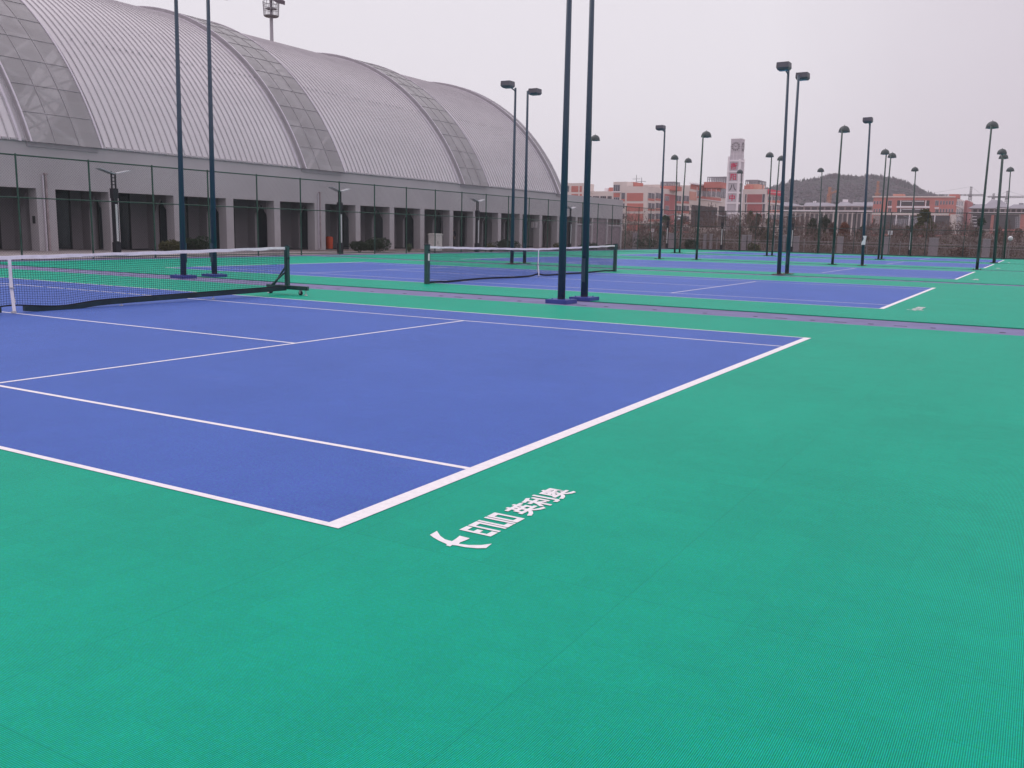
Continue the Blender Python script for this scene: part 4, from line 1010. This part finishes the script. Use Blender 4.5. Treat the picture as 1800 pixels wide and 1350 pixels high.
A.F('roof_house', RED, 1093.5, 320, 1114.5, 331, 0, 8, Y=288); mb = MB(); A.fr(mb, 1107.5, 322.5, 1112.5, 329.2, .1, .15, 288); A.put(mb, 'window', WHITEP); mb = MB(); A.fr(mb, 1108.8, 324, 1111.2, 328.4, .16, .1, 288); A.put(mb, 'window', WIN)
# stair tower and long wing behind the hall
A.F('wall', CREAM, 1076, 319.5, 1100.5, 440, 0, 9, Y=283)
A.WF(1078.7, 325, 1089.7, 336, 0, 3, Y=283); A.F('red_panel', RED, 1078.7, 339.5, 1089.5, 346.5, .1, .12, Y=283); A.WF(1078.7, 347, 1089, 352.8, 0, 3, Y=283)
A.F('ledge', WHITEP, 1076.5, 336.6, 1092, 338.2, .4, .42, Y=283); A.WF(1092.5, 339, 1098.8, 349.8, 0, 1, Y=283); A.F('red_panel', RED, 1092.4, 350, 1098.6, 354, .1, .12, Y=283)
for v in (357.5, 375.5, 393.5): A.WF(1095, v, 1098, v+9, 0, 1, Y=283); 
A.F('wall', CREAM, 1020, 336.3, 1076.4, 440, 0, 8, Y=300)
for (a, b) in ((1023.5,1027),(1027.6,1040),(1042.2,1053.2),(1055.4,1065.6),(1068,1075.3)): A.WF(a, 344.8, b, 350.2, 0, 3, Y=300, m=SHADE)
A.F('roof_house', RED, 1070.5, 329.5, 1077, 337.5, 0, 6, Y=305); A.F('roof_house', WHITEP, 1062.5, 330.5, 1068.5, 337.5, 0, 4, Y=306)
A.F('wall', CREAM, 990, 321.8, 1023.4, 440, 0, 9, Y=296)
for (a, b) in ((1004.5,1016.5),(1019,1022.8)):
    for (v0, v1) in ((327,337.4),(341,352)): A.F('red_panel', RED, a, v0, b, v1, .1, .12, Y=296)
A.WF(993, 326.5, 1000.6, 337, 0, 2, Y=296)

# C: building right of the clock tower, with a red banner
Cb = Bld('school_building', 'school building with a red banner right of the clock tower', 'school building', 312)
XC = at(1347, 350, 312).x
def pC(u, v): d = ray(u, v); return CP + d*((XC-CP.x)/d.x)
yc1 = pC(1376, 350).y
mb = MB(); mb.box(at(1304,345,312).x, XC, 312, yc1, Z0, at(1330,332.6,312).z); Cb.put(mb, 'wall', CREAM)
for (v0, v1) in ((341.5,356),(359,373.5),(377,391)):
    Cb.F('red_panel', RED2, 1313.4, v0, 1339.6, v1, .12, .2); Cb.WF(1340.2, v0-.3, 1344.4, v1, 0, 1); Cb.F('window', WIN, 1309.6, v0, 1312, v1, .05, .06)
    Cb.F('ledge', WHITEP, 1308, v1+.6, 1346, v1+1.9, .35, .36)
Cb.S('banner', BANNER, 1348.3, 334, 1373.5, 343, XC, .45, .12)
mb = MB()
for k in range(9):
    Cb.sd(mb, 1351.2+k*2.3, 337.1+.06*k, 1352.7+k*2.3, 338.9+.06*k, XC, .5, .04)
Cb.put(mb, 'banner_lettering', BANT)
for (v0, v1) in ((345.5,352),(361,369),(378,386)):
    for k in range(3): Cb.WS(1349.4+k*8, v0, 1355.6+k*8, v1, XC, 0, 2); Cb.S('spandrel', RED, 1349.4+k*8, v1+.3, 1355.6+k*8, v1+4.5, XC, .1, .15)
Cb.S('ledge', WHITEP, 1348, 357.5, 1374, 358.9, XC, .4, .5); Cb.S('ledge', WHITEP, 1348, 375, 1374, 376.4, XC, .4, .5)
Cb.F('roof_house', ORNG, 1311, 323.6, 1333, 333.6, 0, 8, Y=322); Cb.F('roof_house', RED, 1308, 326, 1318.6, 333.4, .0, 4, Y=317)
Cb.pergola(1310.5, 316, 1332.5, 324.5, 325, 7, 5); Cb.pergola(1332.8, 318, 1341.5, 333, 327, 3, 4)

# B: clock tower
T = Bld('clock_tower', 'tall pale clock tower with red characters, in the middle distance', 'clock tower', 296)
YT = 296
def bx(u, v, Y=YT): return at(u, v, Y).x
xl, xr = bx(1276.4, 330), bx(1298.8, 330)           # shaft front
dT = (xr-xl)*1.12
zsh = at(1289, 281.5, YT).z; ztop = at(1292, 244.5, YT).z
xi0, xi1 = xl+.55, xr-.0
mb = MB(); mb.box(xl+.35, xr-.35, YT+.35, YT+dT-.35, Z0, zsh-.3); T.put(mb, 'shaft', TGREY)
# white corner piers and beams
for (px_, py_, hz) in ((xl, YT, zsh+1.2), (xr-.62, YT, zsh+.35), (xr-.62, YT+dT-.62, zsh+.6), (xl, YT+dT-.62, zsh+.8)):
    mb = MB(); mb.box(px_, px_+.62, py_, py_+.62, Z0, hz); T.put(mb, 'corner_pier', WHITEP)
beams = [282.6, 301.6, 320.0, 338.4, 356.8, 375.2]
for v in beams:
    z = at(1288, v, YT).z
    mb = MB(); mb.box(xl+.622, xr-.622, YT+.06, YT+.345, z-.26, z+.26); T.put(mb, 'beam', WHITEP)
    mb = MB(); mb.box(xr-.345, xr-.06, YT+.622, YT+dT-.622, z-.26, z+.26); T.put(mb, 'beam', WHITEP)
for i in range(5):
    z0 = at(1288, beams[i+1], YT).z+.34; z1 = at(1288, beams[i], YT).z-.34
    mb = MB(); mb.box(xl+.75, xr-.75, YT+.25, YT+.349, z0, z1)
    T.put(mb, 'front_panel', TGREY)
    mb = MB(); mb.box(xr-.349, xr-.25, YT+.75, YT+dT-.75, z0, z1)
    T.put(mb, 'side_window', WIN if i > 1 else TGREY)
CHR = mat('red characters', (.55,.035,.10), .6, .05); CHG = mat('dark grey character', (.10,.09,.10), .6, .05)
xc_ = (xl+xr)/2
for i, ch in enumerate('衡阳八中'):
    zc = at(1288, (beams[i]+beams[i+1])/2, YT).z; me = text_mesh(ch, 2.25, .055, .05)
    me.transform(Matrix.Translation((xc_-1.12, YT+.19-YT, zc-.82+.6)) @ Matrix.Rotation(PI/2, 4, 'X')); me.materials.clear(); me.materials.append(CHG if i == 2 else CHR)
    o = bpy.data.objects.new('character', me); COL.objects.link(o); o.parent = T.root
# clock head
hx0, hx1 = xl+.62, xr-.25; hy0, hy1 = YT+.35, YT+dT-.5
mb = MB(); mb.box(hx0, hx1, hy0, hy1, zsh-.3, ztop); hd = T.put(mb, 'clock_head', TGREY)
mb = MB(); mb.box(hx0-.06, hx1+.06, hy0-.06, hy1+.06, ztop, ztop+.22); T.put(mb, 'parapet', WHITEP)
mb = MB()
for z in (zsh+1.9, zsh+3.3): mb.box(hx0-.03, hx1+.03, hy0-.03, hy1+.03, z, z+.08)
for q in (.33, .66): mb.box(hx0+(hx1-hx0)*q-.04, hx0+(hx1-hx0)*q+.04, hy0-.025, hy0, zsh, zsh+3.3)
T.put(mb, 'cladding_joint', WHITEP)
zc = at(1291.7, 257.2, YT).z
def clock(face):
    me_c, me_d, me_h = MB(), MB(), MB()
    R = 1.72
    def P(x, z, o):
        return (xcf+x, hy0-o, zc+z) if face == 'front' else (hx1+o, ycf+x, zc+z)
    xcf = (hx0+hx1)/2; ycf = (hy0+hy1)/2
    pts = [(R*math.cos(2*PI*k/36), R*math.sin(2*PI*k/36)) for k in range(36)]
    me_c.poly([P(x, z, .10) for x, z in pts])
    for k in range(36):
        (x0, z0), (x1, z1) = pts[k], pts[(k+1) % 36]; me_c.quad(P(x0,z0,.0), P(x1,z1,.0), P(x1,z1,.1), P(x0,z0,.1))
    for k in range(12):
        a = 2*PI*k/12; c, s_ = math.cos(a), math.sin(a); r0_, r1_ = .80, 1.42; w_ = .15
        def Q(r, w2, o): return P(c*r-s_*w2, s_*r+c*w2, o)
        me_d.hexa([Q(r0_,-w_*.7,.101),Q(r1_,-w_*1.3,.101),Q(r1_,w_*1.3,.101),Q(r0_,w_*.7,.101),Q(r0_,-w_*.7,.16),Q(r1_,-w_*1.3,.16),Q(r1_,w_*1.3,.16),Q(r0_,w_*.7,.16)])
    for a, ln, w_ in ((math.radians(20), .95, .07), (math.radians(150), .7, .10)):
        c, s_ = math.cos(a), math.sin(a)
        def Q(r, w2, o): return P(c*r-s_*w2, s_*r+c*w2, o)
        me_h.hexa([Q(-.2,-w_,.17),Q(ln,-w_*.5,.17),Q(ln,w_*.5,.17),Q(-.2,w_,.17),Q(-.2,-w_,.2),Q(ln,-w_*.5,.2),Q(ln,w_*.5,.2),Q(-.2,w_,.2)])
    c_ = fix_normals(T.put(me_c, 'clock_face', mat('clock face', (.55,.52,.56), .6, .04)))
    fix_normals(T.put(me_d, 'hour_mark', CHG, c_)); fix_normals(T.put(me_h, 'clock_hand', CHG, c_))
clock('front'); clock('side')

# D: long grey-roofed building below the hill
YD = 540
D_ = Bld('grey_roofed_building', 'long building with grey pitched roofs and pale pilasters below the hill', 'building', YD)
D_.F('wall', BRN, 1374, 363, 1536, 440, 0, 14)
D_.F('eaves', WHITEP, 1372, 369.6, 1536, 372.2, 1.3, 1.3); D_.F('eaves', WHITEP, 1372, 361.8, 1536, 363.6, 1.0, 1.0)
for k in range(13): D_.F('window', SHADE, 1379+k*12, 364.2, 1388+k*12, 368.8, .06, .08)
for k in range(19): D_.F('pilaster', CREAM if k % 3 else BRN, 1380+k*8.3, 373, 1381.9+k*8.3, 420, .6, .6)
for k in range(18): D_.F('window', SHADE, 1382.4+k*8.3, 376, 1387.4+k*8.3, 410, .1, .12)
def proof(u0, u1, ur0, ur1, ve, vr, Y, dep, b, parent=None):
    mb = MB(); A_ = at(u0, ve, Y); B_ = at(u1, ve, Y); zr = at((ur0+ur1)/2, vr, Y+dep/2).z; C_ = at(ur0, vr, Y+dep/2); E_ = at(ur1, vr, Y+dep/2)
    ze = A_.z
    a, b_, c, d = (A_.x, Y-.8, ze), (B_.x, Y-.8, ze), (B_.x, Y+dep, ze), (A_.x, Y+dep, ze); r0, r1 = (C_.x, Y+dep/2, zr), (E_.x, Y+dep/2, zr)
    mb.poly([a, b_, r1, r0]); mb.poly([b_, c, r1]); mb.poly([c, d, r0, r1]); mb.poly([d, a, r0]); mb.poly([d, c, b_, a])
    return b.put(mb, 'roof', GROOF)
proof(1366, 1408, 1362, 1388, 362, 355.5, YD-2, 16, D_); proof(1412, 1476, 1417, 1455, 362.2, 356, YD-2, 16, D_); proof(1469, 1502, 1478, 1490, 362.2, 355, YD-4, 20, D_); proof(1496, 1540, 1500, 1536, 362.4, 355.5, YD-2, 16, D_)
D_.F('roof_lantern', WHITEP, 1481, 350.5, 1488.5, 356.5, 0, 4, Y=YD+6); D_.F('roof_lantern', WHITEP, 1429, 353.6, 1430.4, 357, 0, 2, Y=YD+6); D_.F('roof_lantern', WHITEP, 1432.4, 353, 1433.6, 356.4, 0, 2, Y=YD+6)

# F: red block with balconies, right
YF = 470
Fb = Bld('school_building', 'red school block with white-edged balconies, at the right', 'school building', YF)
XF = at(1679.3, 370, YF).x
def pF(u, v): d = ray(u, v); return CP + d*((XF-CP.x)/d.x)
yf1 = pF(1706, 370).y
mb = MB(); mb.box(at(1534,370,YF).x, XF, YF, yf1, Z0, at(1606,347.3,YF).z); Fb.put(mb, 'wall', RED)
Fb.F('cornice', CREAM, 1533.5, 344.8, 1679.6, 347.0, .5, 1.2)
Fb.F('storey_shade_panel', SHADE, 1546, 378.6, 1668.4, 412, .05, .1); Fb.F('brown_wall', BRN, 1534, 378.6, 1545.6, 412, .06, .1)
Fb.F('beige_beam', CREAM, 1533, 374.4, 1668, 378, .3, .4); Fb.F('beige_pier', CREAM, 1669, 376.8, 1679.2, 412, .25, .3)
for k in range(3):
    Fb.WF(1536+k*5.0, 353.5, 1539+k*5.0, 359, 0, 1); Fb.WF(1535.6+k*4.6, 367, 1538+k*4.6, 373, 0, 1)
Fb.WF(1561, 352.6, 1567.4, 361.6, 0, 2, m=SHADE); Fb.WF(1561, 366.4, 1566.8, 374, 0, 2, m=SHADE); Fb.F('balcony', WHITEP, 1560.4, 362.6, 1567.8, 364.8, .5, .5)
for (v0, v1, b0, b1) in ((352.2,361.8,362.4,365.2),(366.2,374,0,0)):
    for (a, b) in ((1577,1582.5),(1584,1604),(1606.2,1625.6),(1628.4,1633.8)):
        Fb.F('bay_shade_panel', SHADE, a, v0, b, v1, .04, .1)  # dark panel paints the shade inside the bay
        if b-a > 10:
            Fb.F('inner_beam', WHITEP, a+2, v0+.9, b-1, v0+2.1, .12, .06)
    for u in (1582.6, 1604.2, 1626.6): Fb.F('column', WHITEP, u, v0, u+1.4, v1+1, .35, .3)
    if b0: Fb.F('balcony', WHITEP, 1576, b0, 1634.4, b1, .6, .5)
Fb.WF(1644, 352.6, 1650, 361.4, 0, 2); Fb.WF(1644, 368, 1650, 374, 0, 2, m=SHADE); Fb.F('balcony', WHITEP, 1643, 364.6, 1650.6, 366.6, .5, .5)
for k in range(5):
    Fb.WF(1652.6+k*5.2, 353.2, 1655.4+k*5.2, 359.6, 0, 1); Fb.WF(1652.2+k*5.1, 367.2, 1655+k*5.1, 373, 0, 1)
# ground storey glazing
for k in range(7): Fb.WF(1571+k*6.5, 385, 1576.5+k*6.5, 402, .12, 2)
for u in (1574, 1597, 1641.5): Fb.F('column', WHITEP, u, 378, u+1.8, 405, .5, .4)
# side facade
mb = MB()
Fb.S('side_wall', CREAM, 1679.6, 350, 1692.6, 412, XF, .08, .1)
for (v0, v1) in ((354,361.6),(367.6,376.4),(381.2,390.6),(395,403.6)):
    for k in range(3): Fb.WS(1681+k*4, v0+.2*k, 1683.8+k*4, v1+.2*k, XF, .1, 1)
    Fb.S('ledge', WHITEP, 1679.6, v1+1.6, 1693, v1+3, XF, .4, .3)
Fb.S('stair_shaft', RED2, 1693.4, 353, 1703.4, 412, XF, 1.2, 1.2); Fb.S('side_wall', CREAM, 1703.6, 352.6, 1706, 412, XF, .3, .3)
Fb.F('roof_house', ORNG, 1568, 340.4, 1586, 347, -3, 8); Fb.F('roof_house', RED, 1667, 340.8, 1684.5, 347.6, -4, 8)

# G: grey-roofed hall at the far right
YG = 500
Gb = Bld('grey_roofed_building', 'grey-roofed building with a red wall at the right edge', 'building', YG)
Gb.F('wall', BRN, 1704, 367, 1860, 440, 0, 14)
Gb.F('eaves', WHITEP, 1703, 373.4, 1862, 375.2, 1.2, 1.2); Gb.F('eaves', WHITEP, 1703, 365.4, 1862, 367, .9, .9)
for k in range(13): Gb.F('window', SHADE, 1711+k*9.6, 367.8, 1717.6+k*9.6, 372.8, .06, .08)
Gb.F('dark_bay', SHADE, 1709, 377, 1790, 403, .05, .08); Gb.F('red_wall', RED, 1752, 403.4, 1862, 411, .3, .35); Gb.F('red_wall', RED, 1793.5, 376.4, 1862, 403, .3, .35); Gb.F('red_wall', RED, 1741, 378, 1746, 411, .2, .25)
for v in (380, 385.5, 391, 396.5): Gb.F('balcony', WHITEP, 1709, v, 1717, v+1.2, .3, .3)
for k in range(6): Gb.WF(1785.5, 381.5+k*3.6, 1792.2, 384.4+k*3.6, .12, 2)
proof(1701, 1752, 1716, 1744, 366, 359, YG-2, 16, Gb); proof(1728, 1775, 1742, 1760, 364, 351.5, YG+10, 26, Gb); proof(1768, 1870, 1782, 1862, 366.4, 359.5, YG-2, 16, Gb)
Gb.F('roof_lantern', PERG, 1791, 357, 1799, 360.5, 0, 5, Y=YG+7)

# ------------------------------------------------------------------ wooded hill
random.seed(5)
RID = [(1240,410),(1300,385),(1340,352),(1376,336),(1400,330),(1425,326),(1450,324),(1475,321),(1500,320),(1530,319),(1555,321),(1578,325),(1600,335),(1622,345),(1645,352),(1700,368),(1760,386),(1850,408)]
YH = 1000
def ridge(u):
    for (a, va), (b, vb) in zip(RID, RID[1:]):
        if a <= u <= b: return va+(vb-va)*(u-a)/(b-a)
    return 410
mb = MB(); G_ = []
nu, nr = 110, 26
for i in range(nu+1):
    u = 1240+610*i/nu; pr = at(u, ridge(u)+.5, YH); row = []
    for j in range(nr+1):
        t_ = j/nr
        y = YH-330+t_*520; h = math.sin(min(1, t_/.635)*PI/2) if t_ < .635 else math.cos((t_-.635)/.365*PI/2)
        z = Z0-2+(pr.z-Z0+2)*h*(1+.012*math.sin(i*.5+j*.8)+.01*math.sin(i*.23-j*.5)) if pr.z > 0 else Z0-2
        row.append((pr.x, y, z))
    G_.append(row)
for i in range(nu):
    for j in range(nr): mb.quad(G_[i][j], G_[i+1][j], G_[i+1][j+1], G_[i][j+1])
HILLM = mat('hill undergrowth', (.060,.048,.056), .95, .35, .03, 0, 0, .1, 0, (.095,.075,.082))
tag(fix_normals(mb.build('hill', HILLM)), kind='structure')
# woods on the hill: too many trees to count
mb = MB()
def gz(i, j):
    i0, j0 = int(i), int(j); fi, fj = i-i0, j-j0; i1, j1 = min(nu, i0+1), min(nr, j0+1)
    P = lambda a, b: Vector(G_[a][b])
    return (P(i0,j0)*(1-fi)+P(i1,j0)*fi)*(1-fj)+(P(i0,j1)*(1-fi)+P(i1,j1)*fi)*fj
for k in range(15000):
    i = random.uniform(6, nu-8); j = random.triangular(1, 19, 15) if k > 1500 else random.uniform(14.5, 18.5)
    p_ = gz(i, j)
    if p_.z < 1: continue
    h = random.uniform(3.5, 8.0)*(.7+.4*abs(math.sin(i*.9+math.sin(i*2.1)))) if j > 14.5 else random.uniform(1.2, 3.0)
    r = h*(random.uniform(.10,.20) if j > 14.5 else random.uniform(.4,.8)); mb.cur = random.choice((0,0,1,2) if j > 11 else (0,1,2,2,2))
    n_ = 5; prev = None; a0 = random.random()*6
    lv = [(0, .45), (.25, 1.0), (.6, .6), (1.0, .02)] if random.random() < .7 else [(.1, .5), (.4, 1.2), (.8, 1.0), (1.0, .1)]
    for (f, w_) in lv:
        ring = [(p_.x+math.cos(a0+2*PI*q/n_)*r*w_*random.uniform(.7,1.3), p_.y+math.sin(a0+2*PI*q/n_)*r*w_, p_.z-.4+h*f*random.uniform(.96,1.04)) for q in range(n_)]
        if prev:
            for q in range(n_): mb.quad(prev[q], prev[(q+1)%n_], ring[(q+1)%n_], ring[q])
        prev = ring
HT = [mat('far dark pines', (.040,.048,.046), .95, .3, .05), mat('far brown wood', (.078,.060,.068), .95, .3, .05), mat('far grey wood', (.066,.056,.066), .95, .3, .05)]
tag(mb.build('hillside_wood', HT), kind='stuff', label='dark wood covering the hill behind the school', cat='wood')

# ------------------------------------------------------------------ cranes and pylons
CRN = mat('grey crane steel', (.20,.19,.21), .6, .1); CRO = mat('orange crane steel', (.42,.17,.08), .6, .1)
def lattice(mb, a, b, w_, n, r):
    a, b = Vector(a), Vector(b); d = (b-a).normalized(); x = d.orthogonal().normalized(); y = d.cross(x); cs = [(x*sx+y*sy)*w_ for sx, sy in ((1,1),(1,-1),(-1,-1),(-1,1))]
    for c in cs: mb.tube(a+c, b+c, r, n=4)
    for k in range(n):
        p0, p1 = a+(b-a)*k/n, a+(b-a)*(k+1)/n
        for q in range(4): mb.tube(p0+cs[q], p1+cs[(q+1)%4], r*.6, n=3, cap=False)
def crane(u, vtop, vjib, vbase, Y, ul, ur, m, label, w_=.9, group='tower cranes on the skyline', tilt=0):
    b0 = at(u, vbase, Y); t0 = at(u, vtop, Y); j0 = at(u, vjib, Y)
    o = thing('tower_crane', label, 'crane', (b0.x, Y, Z0), group=group); loc_ = Vector((b0.x, Y, Z0))
    mb = MB(); lattice(mb, Vector((0,0,0)), Vector((0,0,j0.z-Z0)), w_, 18, w_*.22); mb.build('mast', m, o)
    mb = MB(); lattice(mb, Vector((0,0,j0.z-Z0)), Vector((0,0,t0.z-Z0)), w_*.6, 4, w_*.2); mb.build('tower_head', m, o)
    L0 = at(ul, vjib+tilt, Y)-loc_; R0_ = at(ur, vjib-tilt, Y)-loc_; R0_.z = j0.z-Z0 if not tilt else R0_.z; L0.z = j0.z-Z0 if not tilt else L0.z
    c0 = Vector((0,0,j0.z-Z0))
    mb = MB(); lattice(mb, L0, c0, w_*.45, 16, w_*.16); mb.build('jib', m, o)
    mb = MB(); lattice(mb, c0, R0_, w_*.45, 10, w_*.16); mb.build('counter_jib', m, o)
    mb = MB()
    mb.tube(Vector((0,0,t0.z-Z0)), L0*.85+c0*.15, w_*.09, n=3); mb.tube(Vector((0,0,t0.z-Z0)), R0_*.9+c0*.1, w_*.09, n=3); mb.build('tie_bar', m, o)
    if m is CRO: return
    mb = MB(); q = c0; mb.box(q.x-w_*1.3, q.x+w_*1.3, -w_*1.6, w_*1.4, q.z-w_*2.4, q.z-w_*.4); mb.build('cab', m, o)
crane(1702, 328, 342.6, 380, 620, 1606, 1729, CRN, 'grey tower crane right above the red block, its jib reaching left', .62)
crane(1766, 335.5, 346.6, 385, 640, 1748, 1812, CRN, 'rightmost tower crane, between the two right-hand dome lamps', .62)
crane(1743.5, 340, 346, 372, 700, 1736, 1766, CRN, 'small pale tower crane above the ridge of the grey-roofed hall', .6)
crane(1456.5, 329, 340.5, 360, 560, 1454.5, 1473, CRO, 'orange crane rising in front of the hill, left of the other', .8, tilt=5)
crane(1541, 318, 341, 352, 620, 1538, 1548, CRO, 'faint orange crane in front of the hill behind the red block', .7)
def pylon(u, vt, vb, Y, label):
    b0 = at(u, vb, Y); t0 = at(u, vt, Y); H = t0.z-Z0
    o = thing('pylon', label, 'pylon', (b0.x, Y, Z0), group='power pylons')
    mb = MB()
    for sx in (-1,1):
        for sy in (-1,1):
            mb.tube((sx*3.2, sy*3.2, 0), (sx*.7, sy*.7, H*.6), .35, n=4); mb.tube((sx*.7, sy*.7, H*.6), (0, 0, H), .25, n=4)
    for k in range(10):
        z0_, z1_ = H*k/10, H*(k+1)/10; w0 = 3.2-2.5*min(1,k/6) if k < 6 else .7*(1-(k-6)/4); w1 = 3.2-2.5*min(1,(k+1)/6) if k < 5 else .7*(1-(k-5)/4)
        for sy in (-1,1): mb.tube((-w0, sy*w0, z0_), (w1, sy*w1, z1_), .12, n=3); mb.tube((w0, sy*w0, z0_), (-w1, sy*w1, z1_), .12, n=3)
    mb.build('lattice_mast', CRN, o)
    for f in (.93, .85, .77):
        mb = MB(); mb.tube((-4.4,0,H*f),(4.4,0,H*f),.3,n=4); mb.build('cross_arm', CRN, o)
pylon(1124, 312, 400, 800, 'nearer power pylon above the school roof'); pylon(1115, 307, 400, 930, 'fainter power pylon above the school roof, left of the other')
mb = MB()
for k in range(1): 
    a = at(1560, 332, 700); b = at(1860, 341, 700)
    for q in range(24):
        f0, f1 = q/24, (q+1)/24; s0, s1 = 4*f0*(1-f0)*3, 4*f1*(1-f1)*3
        mb.tube(a.lerp(b, f0)-Vector((0,0,s0)), a.lerp(b, f1)-Vector((0,0,s1)), .11, n=3, cap=False)
tag(mb.build('power_line', CRN), 'thin overhead power line above the red block', 'power line')
# stadium floodlight mast behind the hall
p_ = at(477, 80, 95); Ym = 118; xb = at(477.5, 60, Ym).x
FM = thing('stadium_floodlight_mast', 'tall stadium floodlight mast rising behind the arched roof', 'floodlight mast', (xb, Ym, Z0))
zp_ = at(477, 27, Ym).z-Z0; zt_ = at(477, 4, Ym).z-Z0; GM = mat('galvanised mast', (.30,.28,.31), .5, .08)
mb = MB(); mb.tube((0,0,0),(0,0,zt_+.8),.55,.27,n=12); mb.build('mast', GM, FM, True)
mb = MB(); mb.tube((0,0,zp_-.25),(0,0,zp_-.1),1.15,1.3,n=12); mb.tube((0,0,zp_+1.0),(0,0,zp_+1.12),.95,n=12); mb.build('platform', CRN, FM)
mb = MB()
for k in range(14):
    a = 2*PI*k/14; c, s_ = math.cos(a)*1.25, math.sin(a)*1.25; c2, s2 = math.cos(a+2*PI/14)*1.25, math.sin(a+2*PI/14)*1.25
    mb.tube((c,s_,zp_-.1),(c*1.1,s_*1.1,zp_+2.2),.045,n=4)
    for h in (.9, 1.6, 2.2): mb.tube((c*(1+.045*h),s_*(1+.045*h),zp_+h),(c2*(1+.045*h),s2*(1+.045*h),zp_+h),.04,n=4)
mb.build('guard_cage', GM, FM)
mb = MB(); mb.hexa([(-2.6,-1.2,zt_+2.6),(2.2,-.9,zt_-.5),(2.4,.9,zt_-.5),(-2.4,.9,zt_+2.6),(-2.6,-1.2,zt_+3.2),(2.2,-.9,zt_+.15),(2.4,.9,zt_+.15),(-2.4,.9,zt_+3.2)]); mb.build('lamp_bank', mat('dark lamp bank', (.10,.075,.095), .6), FM)
mb = MB()
for k in range(6):
    x = 1.4+k*.3; mb.tube((x,-.9,zt_-.1+.0),(x,-.9,zt_+2.4),.04,n=4)
for k in range(6): mb.tube((1.4,-.9,zt_+.3+k*.4),(2.9,-.9,zt_+.3+k*.4),.04,n=4)
mb.build('service_ladder', GM, FM)
#HAZE
hz = MB(); hz.box(-1540, 1540, -1540, 1540, -1.7, 130)
ho = hz.build('haze', bpy.data.materials.new('haze')); hm = ho.data.materials[0]; hm.use_nodes = True; t = hm.node_tree; t.nodes.clear()
ou = t.nodes.new('ShaderNodeOutputMaterial'); pv = t.nodes.new('ShaderNodeVolumePrincipled'); pv.inputs['Color'].default_value = (.93,.90,.96,1); pv.inputs['Density'].default_value = .00034
t.links.new(pv.outputs[0], ou.inputs['Volume']); tag(ho, kind='stuff', label='thin pale haze filling the air', cat='haze')
